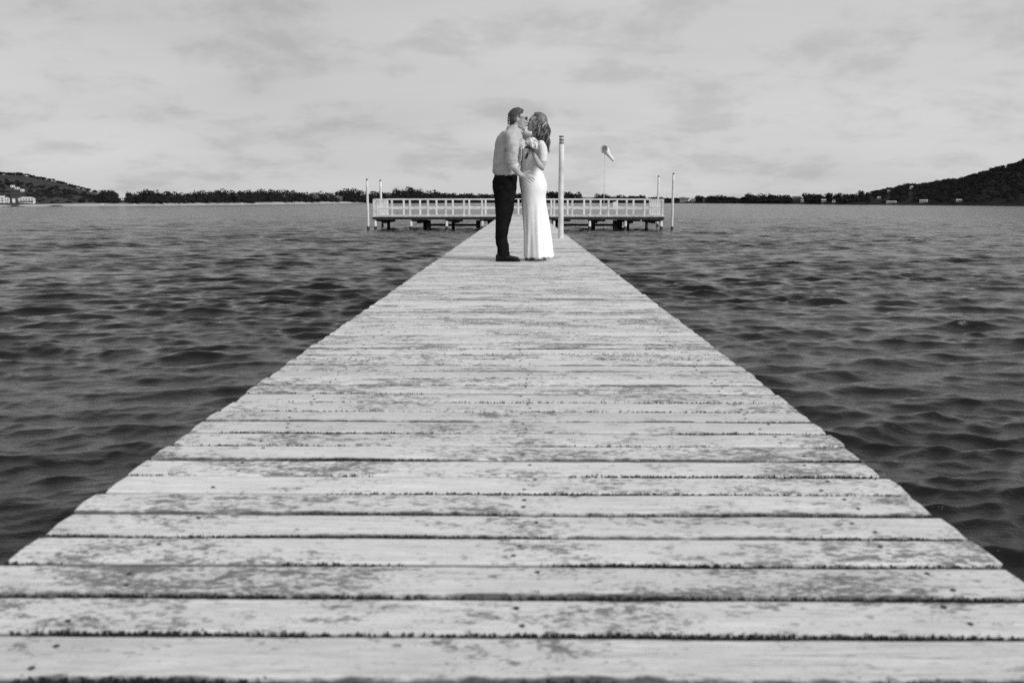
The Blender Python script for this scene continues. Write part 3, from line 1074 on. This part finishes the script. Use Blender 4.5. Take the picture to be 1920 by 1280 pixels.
M['leaf_dark'] = noisy('dark_leaf', 0.02, 0.06, 20, 0.6)
M['stem'] = noisy('dark_stem', 0.02, 0.05, 30, 0.7)
M['ribbon'] = noisy('white_ribbon', 0.6, 0.75, 20, 0.6)


def lace_material(name, lo, hi, scale):
    m, n, l, b = new_mat(name, hi, 0.75, 0.2)
    t = N(n, 'ShaderNodeTexCoord')
    v = N(n, 'ShaderNodeTexVoronoi', feature='DISTANCE_TO_EDGE', i_Scale=scale)
    l.new(t.outputs['Object'], v.inputs['Vector'])
    z = N(n, 'ShaderNodeTexNoise', i_Scale=scale * .35, i_Detail=4.0)
    l.new(t.outputs['Object'], z.inputs['Vector'])
    k = maprange(n, l, v.outputs[0], 0.02, 0.16, 1.0, 0.0, True)
    k = math_node(n, l, 'MULTIPLY', k, maprange(n, l, z.outputs[0], .4, .62, 0.2, 1.0))
    l.new(maprange(n, l, k, 0, 1, lo, hi), b.inputs['Base Color'])
    bp = N(n, 'ShaderNodeBump', i_Strength=0.35, i_Distance=0.002)
    l.new(k, bp.inputs['Height']); l.new(bp.outputs[0], b.inputs['Normal'])
    b.inputs['Subsurface Weight'].default_value = 0.0
    return m


M['skirt'] = lace_material('white_lace_skirt', 0.84, 0.93, 150)
M['bodice'] = lace_material('white_lace_bodice', 0.66, 0.86, 150)


def ring(py, x0, x1, hw, dy=0.0, grow=0.0):
    a, b_ = P(x0, py, dy), P(x1, py, dy)
    c = (a + b_) / 2
    return (c, (b_.x - a.x) / 2 + grow, hw + grow)


def head_parts(mb, origin, face, pitch, sc, roll=0.0, ear=True):
    """head in a local frame (x forward, z up) put at ORIGIN; FACE +1 looks to +X, -1 to -X"""
    rot = (Matrix.Rotation(0 if face > 0 else math.pi, 3, 'Z') @ Matrix.Rotation(roll, 3, 'X') @ Matrix.Rotation(-pitch, 3, 'Y'))
    T = lambda p: origin + rot @ (Vector(p) * sc)
    E = lambda c, r: mb.ellipsoid(T(c), [k * sc for k in r], rot, 20, 14)
    E((-.012, 0, .038), (.100, .077, .092))
    E((.036, 0, .02), (.060, .064, .075))
    E((.040, 0, -.035), (.054, .056, .070))
    E((.060, 0, -.088), (.030, .034, .024))
    E((.030, 0, -.070), (.045, .052, .030))
    E((.076, 0, .040), (.020, .048, .013))
    E((.074, .030, -.018), (.020, .024, .020)); E((.074, -.030, -.018), (.020, .024, .020))
    mb.tube([T((.086, 0, .035)), T((.103, 0, .008)), T((.115, 0, -.014)), T((.098, 0, -.023))], [.007 * sc, .009 * sc, .0125 * sc, .009 * sc], 10)
    E((.103, .010, -.020), (.010, .007, .007)); E((.103, -.010, -.020), (.010, .007, .007))
    E((.092, 0, -.046), (.011, .022, .007)); E((.089, 0, -.058), (.012, .020, .008))
    if ear:
        for s_ in (-1, 1):
            E((-.006, s_ * .076, .006), (.016, .008, .028))
            E((-.006, s_ * .078, -.016), (.010, .008, .013))
    return T, rot


def finger(mb, pts, r=.0085):
    n = len(pts)
    mb.tube(pts, [r * (1.08 - .32 * i / (n - 1)) for i in range(n)], 8)
    mb.ellipsoid(pts[-1], (r * .8,) * 3, None, 8, 6)


# ---- man --------------------------------------------------------------
man = thing('person', 'man in a grey shirt and black trousers kissing the woman in white', 'person', tuple(P(950, 490)))
man.location.z = 0.0
MO = Vector(man.location)


def into(o, root_loc):
    o.location = -Vector(root_loc)
    return o


SH = [(236, 957, 972, .072), (240, 953, 974, .10), (244, 947, 977, .145), (249, 939, 978.5, .19), (256, 932.5, 979.5, .198), (268, 928.5, 980, .194),
      (283, 926.2, 979.5, .19), (300, 924.6, 977.5, .20), (312, 924, 975, .196), (320, 924.3, 972.5, .192), (327, 926.5, 970.5, .182), (331, 929, 969, .172)]
TR = [(327, 928, 969.5, .170), (333, 925.5, 970, .180), (341, 922.8, 969.8, .186), (350, 923, 969, .186), (358, 924.5, 968, .182)]
LEG = [(346, 923.5, 968.8, .088), (358, 924.4, 968, .092), (367, 926, 966.6, .09), (376, 927.4, 965, .087), (390, 928.2, 963.4, .082), (402, 928.8, 961.2, .078),
       (414, 929, 957.8, .074), (424, 929, 955, .070), (436, 928.7, 952.6, .067), (448, 928.4, 951.2, .064), (454, 929, 952.4, .064), (459, 930, 954, .064), (466, 931.8, 954.4, .062), (474, 932.4, 954.8, .062), (480, 931.2, 956, .064)]

shirt = MB()
shirt.rings([ring(y, a, b_, w) for y, a, b_, w in SH][::-1])
sleeve_n = [P(956, 253, -.155), P(959.5, 262, -.225), P(961, 275, -.27), P(961, 288, -.285), P(959.5, 300, -.282), P(959.5, 306, -.275)]
shirt.tube(sleeve_n, [.070, .078, .079, .075, .069, .064], 16)
shirt.tube([P(959.5, 303, -.277), P(963, 309, -.268)], [.062, .054], 14)
sleeve_f = [P(957, 254, .155), P(962, 266, .20), P(970, 282, .235), P(978, 298, .24)]
shirt.tube(sleeve_f, [.070, .075, .07, .062], 14)
# shirt tail bunching over the belt
shirt.ellipsoid(P(948, 322, 0), (.155, .185, .045))


def shirt_wrinkle(co):
    def ridge(p):
        return (1 - abs(mnoise.noise(p)) * 2.2)
    d = (co.x - P(950, 300).x)
    a = ridge((d * 5 + co.z * 7, co.y * 3, co.z * 6 - d * 9))
    b2 = ridge((d * 9 - co.z * 10, co.y * 6 + 4, co.z * 13 + d * 8))
    low = max(0.0, 1.0 - abs(co.z - 1.06) / .16)
    arm = 1.0 if co.y < YC - .2 else 0.55
    return .009 * a * (.7 + .5 * low) + .0065 * b2 * arm + .008 * low * mnoise.noise((d * 26, co.y * 24, co.z * 7)) - .006


sh_o = into(shirt.fused('shirt', M['shirt'], man, .008, 3, shirt_wrinkle), MO)
col_ = MB()
cpts = [(P(974.5, 246, 0), 0)]
for k in range(15):
    a = -math.pi * .92 + k * math.pi * 1.84 / 14
    col_.add([], [])
cl = [P(964.5, 240, 0) + Vector((math.cos(a + math.pi) * .066 + .004, math.sin(a + math.pi) * .066, -.022 + .018 * math.cos(a))) for a in [(-.93 + 1.86 * k / 18) * math.pi for k in range(19)]]
vv_, ff_ = [], []
for k, p in enumerate(cl):
    out = Vector((p.x - P(965, 240).x, p.y - YC, 0)).normalized()
    vv_ += [p + Vector((0, 0, .026)), p + out * .018 + Vector((0, 0, .020)), p + out * .034 + Vector((0, 0, -.024))]
for k in range(18):
    for j in range(2):
        ff_.append([k * 3 + j, (k + 1) * 3 + j, (k + 1) * 3 + j + 1, k * 3 + j + 1])
co_ = mesh_obj('collar', vv_, ff_, M['shirt'], sh_o, True)
sm = co_.modifiers.new('thick', 'SOLIDIFY'); sm.thickness = .005
cf = MB()
cf.tube([P(959.5, 305, -.276), P(962.5, 309, -.270), P(965.5, 313, -.262), P(967, 315, -.258)], [.062, .060, .055, .047], 16)
cf.fused('rolled_cuff', M['cuff'], sh_o, .007, 2, lambda c: .004 * mnoise.noise(c * 34))

tro = MB()
tro.rings([ring(y, a, b_, w) for y, a, b_, w in TR][::-1])
tro.rings([ring(y, a, b_, w, -.088) for y, a, b_, w in LEG][::-1], 20, 2.0)
tro.rings([ring(y - max(0, (y - 346)) / 134 * 2.6, a + 1.0, b_ + .4, w, .098) for y, a, b_, w in LEG][::-1], 20, 2.0)
into(tro.fused('trousers', M['trousers'], man, .009, 4,
               lambda c: .005 * mnoise.noise((c.x * 9, c.y * 9, c.z * 14)) + (.006 * mnoise.noise((c.x * 12, c.y * 6, c.z * 34)) if c.z < .3 else 0)), MO)
bl = MB()
bl.rings([ring(y, a, b_, w) for y, a, b_, w in ((329.8, 926.8, 970.5, .178), (326.4, 927.2, 970.3, .178))])
into(bl.build('belt', M['belt'], man, True), MO)


def shoe(dy, x0, x1, ground_z, name='shoe'):
    mb = MB()
    a, b_ = P(x0, 488, dy).x, P(x1, 488, dy).x
    L = b_ - a
    y = YC + dy
    secs = [(0.0, .028, .075), (.06, .036, .095), (.22, .038, .105), (.38, .037, .092), (.52, .041, .068), (.68, .046, .052), (.84, .045, .045), (.95, .034, .036), (1.0, .018, .026)]
    n = 14
    v, f = [], []
    for u, w, h in secs:
        for k in range(n):
            an = 2 * math.pi * k / n
            cy, cz = math.cos(an), math.sin(an)
            v.append((a + u * L, y + w * math.copysign(abs(cy) ** .75, cy), .016 + (h - .016) * .5 + (h - .016) * .5 * math.copysign(abs(cz) ** .8, cz)))
    m = len(secs)
    for i in range(m - 1):
        for k in range(n):
            f.append([i * n + k, i * n + (k + 1) % n, (i + 1) * n + (k + 1) % n, (i + 1) * n + k])
    f.append(list(range(n))[::-1]); f.append([(m - 1) * n + k for k in range(n)])
    mb.add(v, f)
    o = mb.fused(name, M['leather'], man, .007, 3)
    into(o, MO)
    sv, sf = [], []
    ns = 24
    for zz_ in (.002, .020):
        for k in range(ns):
            an = 2 * math.pi * k / ns
            u = .5 + .51 * math.cos(an)
            w = .049 * math.copysign(abs(math.sin(an)) ** .7, math.sin(an)) * (1.0 if u > .55 else .84)
            sv.append((a + u * L, y + w, zz_))
    for k in range(ns):
        sf.append([k, (k + 1) % ns, ns + (k + 1) % ns, ns + k])
    sf.append(list(range(ns))[::-1]); sf.append([ns + k for k in range(ns)])
    mesh_obj('sole', sv, sf, M['leather'], o)


shoe(-.10, 929.5, 975.5, 0)
shoe(.13, 931.5, 973.5, 0)

body = MB()
mh, mrot = head_parts(body, P(971.5, 225.0, -.01), 1, R(-3), 1.035)
body.tube([P(961, 248, 0), P(964, 240, 0), P(967.5, 231, 0)], [.068, .062, .060], 16)
body.rings([ring(y, a, b_, w, 0, -.03) for y, a, b_, w in SH[3:]][::-1], 18)
body.rings([ring(y, a, b_, w, 0, -.03) for y, a, b_, w in TR][::-1], 18)
for dy in (-.088, .098):
    body.rings([ring(y, a, b_, w, dy, -.022) for y, a, b_, w in LEG][::-1], 14)
body.tube([P(956, 254, -.15), P(960.5, 275, -.265), P(959.5, 305, -.278), P(966, 316, -.26), P(973, 325.5, -.235), P(978, 329, -.222)], [.045, .05, .046, .043, .033, .029], 14)
body.tube([P(957, 254, .15), P(970, 282, .235), P(979, 300, .24), P(990, 313, .26), P(999, 319, .262)], [.045, .046, .043, .037, .028], 12)
# right hand spread on her hip
body.ellipsoid(P(983.5, 330.5, -.222), (.046, .016, .030), Matrix.Rotation(R(18), 3, 'Y'))
HZ = -.228
for (a, b2, c, d) in (((986, 326.5), (992, 327.5), (996.5, 330), (999.5, 333)),
                      ((987, 329.5), (993.5, 331.5), (998.5, 334), (1002.5, 337)),
                      ((986.5, 332.5), (992.5, 335), (997, 338), (1000.5, 341)),
                      ((984.5, 335), (989.5, 338), (993, 340.8), (995.5, 343))):
    finger(body, [P(*a, HZ), P(*b2, HZ - .006), P(*c, HZ + .002), P(*d, HZ + .012)], .0098)
finger(body, [P(980.5, 326, HZ), P(985.5, 322.6, HZ - .004), P(990.5, 321.3, HZ - .002), P(994.5, 321.6, HZ + .006)], .0108)
# left hand on the small of her back
body.ellipsoid(P(1004, 321, .262), (.04, .016, .03))
for k in range(4):
    finger(body, [P(1007, 317.5 + k * 2.4, .262), P(1010, 318 + k * 2.6, .256), P(1012.5, 319 + k * 2.6, .24), P(1014, 320 + k * 2.6, .225)], .0085)
finger(body, [P(1002, 317, .265), P(1006, 313.5, .26), P(1010, 312, .25)], .0095)
into(body.fused('body', M['skin'], man, .0055, 3), MO)
for s_ in (-1, 1):
    mb = MB(); mb.ellipsoid(mh((.079, s_ * .033, .018)), (.010, .012, .009), mrot, 10, 8)
    into(mb.build('eye', M['eye'], man, True), MO)
lp = MB(); lp.ellipsoid(mh((.094, 0, -.047)), (.011, .022, .006), mrot, 12, 8); lp.ellipsoid(mh((.091, 0, -.057)), (.011, .020, .007), mrot, 12, 8)
into(lp.build('lips', M['lips'], man, True), MO)
gl = MB()
for s_ in (-1, 1):
    gl.ellipsoid(mh((.100, s_ * .034, .020)), (.006, .026, .019), mrot, 14, 8)
    gl.tube([mh((.098, s_ * .060, .026)), mh((.05, s_ * .073, .026)), mh((.0, s_ * .082, .024))], .0028, 6)
gl.tube([mh((.104, -.01, .024)), mh((.104, .01, .024))], .003, 6)
into(gl.build('glasses', M['lens'], man, True), MO)


def hair_cap(name, centre, rot, sc, c, r, keep, mat, root, rl, bump=.006, sub=5):
    bm = bmesh.new()
    bmesh.ops.create_icosphere(bm, subdivisions=sub, radius=1.0)
    for v in bm.verts:
        v.co = Vector((c[0] + v.co.x * r[0], c[1] + v.co.y * r[1], c[2] + v.co.z * r[2]))
    dead = [f for f in bm.faces if not keep(f.calc_center_median())]
    bmesh.ops.delete(bm, geom=dead, context='FACES')
    for v in bm.verts:
        nn = Vector((v.co.x - c[0], v.co.y, v.co.z - c[2])).normalized()
        v.co += nn * (bump * mnoise.noise(v.co * 42) + bump * .6 * mnoise.noise(v.co * 110))
        v.co = centre + rot @ (v.co * sc)
    me = bpy.data.meshes.new(name)
    bm.to_mesh(me); bm.free()
    me.materials.append(mat)
    o = link(name, me, root)
    s2 = o.modifiers.new('thick', 'SOLIDIFY'); s2.thickness = .012
    into(o, rl)
    return o


def man_top(p):
    if p.x > .056: return False
    lim = .052 + .02 * mnoise.noise(p * 60) * .3
    if p.x > .012: return p.z > lim + (p.x - .012) * .6
    if p.x > -.03: return p.z > .046
    return p.z > .046 - (-.03 - p.x) * 1.7


def man_side(p):
    if p.x > .022 or p.z > .062: return False
    if p.x > -.032: return p.z > .026 and p.x < .022
    return p.z > -.055 - (p.x + .04) * .2


MOc = P(971.5, 225.0, -.01)
hair_cap('hair', MOc, mrot, 1.035, (-.012, 0, .038), (.105, .082, .096), man_top, M['hair_dark'], man, MO)
hair_cap('temple_hair', MOc, mrot, 1.035, (-.012, 0, .036), (.1045, .0815, .098), lambda p: man_side(p) and not man_top(p), M['hair_grey'], man, MO, .004)
# darker nape
hair_cap('nape_hair', MOc, mrot, 1.035, (-.014, 0, .020), (.104, .080, .10), lambda p: p.x < -.045 and -.062 < p.z < .05, M['hair_dark'], man, MO, .004)

# ---- woman ------------------------------------------------------------
WD = .10
woman = thing('person', 'woman in a long white lace dress kissing the man and holding a bouquet', 'person', tuple(P(1005, 488, WD)))
woman.location.z = 0.0
WOo = Vector(woman.location)
BO = [(263.5, 1001, 1013, .07), (266, 997, 1017, .115), (270, 991, 1020.5, .165), (276, 984, 1023, .172), (284, 979, 1024.6, .168), (292, 976.5, 1024.4, .166),
      (300, 976, 1022.5, .158), (308, 976, 1019.5, .148), (315, 975.5, 1017.3, .142), (320, 975, 1016.8, .142), (323, 974.6, 1017, .146)]
SK = [(319.5, 974.6, 1017.0, .147), (325, 973.8, 1018.5, .156), (332, 973.0, 1021.2, .170), (340, 973.3, 1024.2, .182), (348, 974.4, 1026.0, .188), (356, 976, 1025.8, .188), (366, 976.8, 1023.6, .18),
      (376, 977.4, 1023.4, .174), (388, 978.2, 1025, .17), (402, 979.2, 1027.2, .17), (420, 980.8, 1029.8, .18), (438, 982, 1032.0, .195), (456, 982.8, 1033.8, .21), (470, 983.2, 1035.2, .222), (481.5, 983.4, 1036.6, .232)]
skirt = MB()
skirt.rings([ring(y, a, b_, w, WD) for y, a, b_, w in SK][::-1], 40, 2.15)


def skirt_fold(c):
    cx, cy = P(1005, 400, WD).x, YC + WD
    an = math.atan2(c.y - cy, c.x - cx)
    low = min(1, max(0, (.75 - c.z) / .6))
    return low * (.010 * math.sin(an * 9 + 1.3 + math.sin(an * 3) * 1.4) + .006 * math.sin(an * 17 + c.z * 3)) + .0025 * mnoise.noise((c.x * 9, c.y * 9, c.z * 12))


into(skirt.fused('skirt', M['skirt'], woman, .009, 4, skirt_fold), WOo)
bod = MB()
bod.rings([ring(y, a, b_, w, WD) for y, a, b_, w in BO][::-1], 28, 2.1)
arm_n = [P(1013, 268.5, -.035), P(1017, 277, -.085), P(1018.5, 290, -.115), P(1018, 304, -.13), P(1015.5, 315, -.135)]
bod.tube(arm_n[:4], [.050, .054, .050, .046], 14)
arm_f = [P(1003, 266, .22), P(995, 259, .285), P(985, 252.5, .31), P(976, 248, .30)]
bod.tube(arm_f[:3] + [P(980, 250, .305)], [.055, .062, .060, .055], 14)
into(bod.fused('bodice', M['bodice'], woman, .008, 4,
               lambda c: .0035 * mnoise.noise((c.x * 12, c.y * 10, c.z * 26)) + .003 * mnoise.noise((c.x * 30, c.y * 20, c.z * 50))), WOo)
sash = MB(); sash.rings([ring(y, a, b_, w, WD) for y, a, b_, w in ((322.6, 974.2, 1017.6, .150), (319.8, 974.3, 1017.4, .149))], 32, 2.15)
into(sash.build('sash', M['ribbon'], woman, True), WOo)
wb_ = MB()
WHo = P(1005.8, 232.0, .045)
wh_, wrot = head_parts(wb_, WHo, -1, R(17), .96, ear=False)
wb_.tube([P(1007, 268, .09), P(1004.5, 258, .08), P(1005.5, 246, .065), P(1007, 238, .06)], [.060, .050, .050, .05], 14)
wb_.rings([ring(y, a, b_, w, WD, -.022) for y, a, b_, w in BO[2:]][::-1], 18)
wb_.rings([ring(y, a, b_, w, WD, -.03) for y, a, b_, w in SK[:9]][::-1], 18)
for dy in (.02, .18):
    wb_.tube([P(1001, 380, dy), P(1003, 425, dy), P(1006, 466, dy), P(1008, 482, dy)], [.085, .06, .042, .036], 12)
wb_.tube(arm_n + [P(1010, 308.5, -.17), P(1004.5, 297, -.19), P(1000.5, 289.5, -.20)], [.040, .043, .041, .039, .040, .036, .029, .024], 14)
wb_.tube(arm_f + [P(968, 243, .24), P(962, 236, .16), P(959, 231, .11)], [.04, .046, .045, .040, .035, .028, .024], 12)
# her hand round the bouquet stems
wb_.ellipsoid(P(997, 285.2, -.205), (.030, .020, .026), Matrix.Rotation(R(25), 3, 'Y'))
for k, (y0, ln) in enumerate(((280.5, 1.0), (283.0, 1.08), (285.6, 1.0), (288.0, .86))):
    finger(wb_, [P(996, y0, -.225), P(996 - 4.2 * ln, y0 - .3, -.238), P(996 - 6.6 * ln, y0 + .6, -.222), P(996 - 6.0 * ln, y0 + 1.2, -.196)], .0082)
finger(wb_, [P(999, 282, -.222), P(997.5, 278.5, -.238), P(994.5, 277.2, -.236), P(992, 277.8, -.226)], .0088)
# her other hand behind his head
wb_.ellipsoid(P(957.5, 228.5, .075), (.022, .030, .036))
for k, y0 in enumerate((221.8, 225.6, 229.4, 233.0)):
    finger(wb_, [P(957.5, y0 + .4, .06), P(953.0, y0, .035), P(952.0, y0 - .3, -.005), P(953.3, y0 - .5, -.038), P(955.5, y0 - .6, -.06)], .0088)
finger(wb_, [P(960, 226, .09), P(962, 220, .095), P(965, 216, .09)], .0095)
into(wb_.fused('body', M['skin'], woman, .0052, 3), WOo)
for s_ in (-1, 1):
    mb = MB(); mb.ellipsoid(wh_((.080, s_ * .032, .016)), (.009, .014, .006), wrot, 10, 8)
    into(mb.build('eyelid', M['eye'], woman, True), WOo)
    mb = MB(); mb.tube([wh_((.094, s_ * .018, .036)), wh_((.090, s_ * .032, .040)), wh_((.078, s_ * .046, .036))], .003, 6)
    into(mb.build('eyebrow', M['hair_dark'], woman, True), WOo)
lp = MB(); lp.ellipsoid(wh_((.095, 0, -.047)), (.010, .020, .006), wrot, 12, 8); lp.ellipsoid(wh_((.092, 0, -.056)), (.010, .018, .007), wrot, 12, 8)
into(lp.build('lips', M['lips'], woman, True), WOo)
# long wavy hair: scalp cap plus many separate locks
hair_cap('scalp_hair', WHo, wrot, .96, (-.014, 0, .040), (.112, .090, .104),
         lambda p: (p.z > .085 - .3 * max(0, -p.x)) and p.x < .062 or (p.x < .012 and p.z > -.04) or p.x < -.03 and p.z > -.08, M['hair_long'], woman, WOo, .002)
rh = random.Random(42)
hl = MB()
tones = []


def bez(pts, t):
    n = len(pts) - 1
    q = [Vector(p) for p in pts]
    while len(q) > 1:
        q = [q[i].lerp(q[i + 1], t) for i in range(len(q) - 1)]
    return q[0]


for cl_ in range(46):
    u = (cl_ % 23 + rh.random()) / 23       # 0 front (by the cheek) .. 1 back
    side = -1 if cl_ < 32 else 1
    sd_ = side * (.100 - .060 * u ** 1.8) * rh.uniform(.9, 1.08)
    x_top = 1005.0 + 7.5 * u + rh.uniform(-1, 1)
    x1 = 1000.5 + 28.0 * u ** .9 + rh.uniform(-.8, .8)
    x2 = 1001.0 + 29.0 * u + rh.uniform(-1.2, 1.2)
    x3 = 1006.0 + 23.0 * u + rh.uniform(-2.5, 2.5)
    y_end = 259 + 32 * max(0, u - .25) ** .8 / .75 ** .8 * rh.uniform(.55, 1.0) + rh.uniform(-4, 3)
    dc = .045
    tone_c = rh.choice((.12, .25, .4, .75, .95))
    am = rh.uniform(1.6, 3.2) * S_
    fq = rh.uniform(1.5, 2.3); p0 = rh.uniform(0, 6.28)
    for st in range(13):
        jx, jy = rh.gauss(0, .6), rh.gauss(0, .004)
        pts = [P(x_top + jx * .5, 220.5 + rh.uniform(-1, 1.5), dc + sd_ * .25), P(x1 - (2 if u < .5 else -1.0) + jx, 224.5, dc + sd_ * 1.15 + jy), P(x1 + jx, 241, dc + sd_ * 1.12 + jy),
               P(x2 + jx, 254, dc + sd_ * 1.05 + jy), P(x3 + jx * 1.2, y_end + rh.uniform(-5, 1), dc + sd_ * .9 + jy)]
        n = 17
        path = []
        for k in range(n):
            t = k / (n - 1)
            c = bez(pts, t)
            c.x += am * math.sin(fq * 6.28 * t + p0 + jx * .15) * min(1, t * 1.7)
            c.y += am * .8 * math.cos(fq * 6.28 * t + p0 + jx * .15) * min(1, t * 1.5)
            path.append(c)
        r0 = rh.uniform(.0026, .0052)
        tones.append(min(1, max(0, tone_c + rh.gauss(0, .12))))
        hl.tube(path, [r0 * (.55 + .75 * math.sin(math.pi * min(1, .15 + .8 * k / (n - 1)))) * (1 if k < n - 2 else .4) for k in range(n)], 5)
hair_o = into(hl.build('hair', M['hair_strands'], woman, True), WOo)
tone_a = hair_o.data.attributes.new('tone', 'FLOAT', 'POINT')
tone_a.data.foreach_set('value', np.repeat(np.array(tones, np.float32), 17 * 5))
hb = MB()
bpts = [P(1011.5, 245, -.042), P(1014.5, 240.5, -.062), P(1018.5, 235.5, -.066), P(1022.5, 231, -.052), P(1025, 228.5, -.025), P(1025.5, 227.5, .03), P(1024.5, 229, .09)]
hb.tube([bez(bpts, t / 14) for t in range(15)], .0042, 8)
into(hb.build('hair_band', M['ribbon'], woman, True), WOo)
for dy, x0 in ((.05, 983.2), (.20, 986.5)):
    mb = MB()
    a = P(x0, 488, dy).x
    y = YC + dy
    secs = [(0, .022, .012, .030), (.06, .036, .008, .042), (.2, .041, .006, .052), (.4, .036, .010, .060), (.6, .032, .030, .085), (.8, .031, .050, .105), (.97, .030, .058, .115), (1.0, .018, .064, .105)]
    L = .235
    v, f = [], []
    n = 12
    for u, w, z0, z1 in secs:
        for k in range(n):
            an = 2 * math.pi * k / n
            v.append((a + u * L, y + w * math.cos(an), (z0 + z1) / 2 + (z1 - z0) / 2 * math.sin(an)))
    for i in range(len(secs) - 1):
        for k in range(n):
            f.append([i * n + k, i * n + (k + 1) % n, (i + 1) * n + (k + 1) % n, (i + 1) * n + k])
    f.append(list(range(n))[::-1]); f.append([(len(secs) - 1) * n + k for k in range(n)])
    mb.add(v, f)
    o = into(mb.build('shoe', M['shoe_grey'], woman, True), WOo)
    MB().tube([(a + .225, y, .062), (a + .235, y, .03), (a + .238, y, .001)], [.014, .008, .0065], 8).build('heel', M['leather'], o, True)

# ---- bouquet ----------------------------------------------------------
bc = P(997.5, 268.5, -.245)
bq = thing('bouquet', 'small round bouquet of white roses with dark leaves held by the woman', 'bouquet', tuple(P(990, 290, -.225)))
BQ = Vector(bq.location)


def rose_mesh(seed, mat):
    r_ = random.Random(seed)
    mb = MB()
    for layer, (rad, hgt, cnt_) in enumerate(((.011, .017, 3), (.019, .013, 5), (.027, .006, 6), (.032, -.002, 6))):
        for k in range(cnt_):
            a0 = 2 * math.pi * (k + .5 * layer) / cnt_ + r_.uniform(-.2, .2)
            wd = 2 * math.pi / cnt_ * .72
            v, f = [], []
            for i in range(5):
                for j in range(4):
                    an = a0 + wd * (i / 4 - .5) * 1.5
                    t = j / 3
                    rr = rad * (.30 + .72 * t ** .8) * (1 + (.10 if j == 3 else 0) + r_.uniform(-.03, .03))
                    z = -.018 + (hgt + .018) * t - .006 * (abs(i - 2) / 2) ** 2 * t
                    v.append((rr * math.cos(an), rr * math.sin(an), z))
            for i in range(4):
                for j in range(3):
                    f.append([i * 4 + j, (i + 1) * 4 + j, (i + 1) * 4 + j + 1, i * 4 + j + 1])
            mb.add(v, f)
    mb.ellipsoid((0, 0, -.008), (.022, .022, .016), None, 10, 8)
    me = bpy.data.meshes.new('rose')
    me.from_pydata(mb.v, [], mb.f)
    me.polygons.foreach_set('use_smooth', [True] * len(me.polygons))
    me.materials.append(mat)
    return me


roses = [rose_mesh(1, M['petal']), rose_mesh(2, M['petal']), rose_mesh(3, M['petal_soft'])]
rb = random.Random(8)
up_axis = (bc - P(990, 290, -.225)).normalized()
q0 = up_axis.to_track_quat('Z', 'X')
for i in range(19):
    ph = math.acos(1 - 1.15 * (i + .5) / 19)
    th = i * 2.39996
    d = q0 @ Vector((math.sin(ph) * math.cos(th), math.sin(ph) * math.sin(th), math.cos(ph)))
    o = link('rose', roses[2 if i in (3, 7, 12, 16) else i % 2], bq)
    o.location = bc + d * .066 - up_axis * .015 - BQ
    o.rotation_mode = 'QUATERNION'
    o.rotation_quaternion = d.to_track_quat('Z', 'Y')
    k = rb.uniform(.85, 1.1)
    o.scale = (k, k, k)
for i in range(11):
    th = i * 2 * math.pi / 11 + rb.uniform(-.2, .2)
    d = q0 @ Vector((math.cos(th), math.sin(th), rb.uniform(-.5, -.1)))
    w = d.cross(up_axis).normalized()
    b0 = bc - up_axis * .05
    L = rb.uniform(.055, .085)
    v = [b0 + d * .02, b0 + d * (.02 + L * .4) + w * .017 + up_axis * .006, b0 + d * (.02 + L), b0 + d * (.02 + L * .4) - w * .017 + up_axis * .006, b0 + d * (.02 + L * .45) - up_axis * .004]
    lf = mesh_obj('leaf', [p - BQ for p in v], [[0, 1, 4], [1, 2, 4], [2, 3, 4], [3, 0, 4]], M['leaf_dark'], bq, True)
for i in range(9):
    th = i * .7
    j = Vector((math.cos(th), math.sin(th), 0)) * .009
    e = P(985.5, 297.5, -.215) + j * 1.6 + Vector((0, 0, rb.uniform(-.01, .01)))
    MB().tube([bc - up_axis * .04 + j * 2 - BQ, P(992.5, 281.5, -.222) + j - BQ, e - BQ], [.0035, .0038, .0035], 6).build('stem', M['stem'], bq, True)
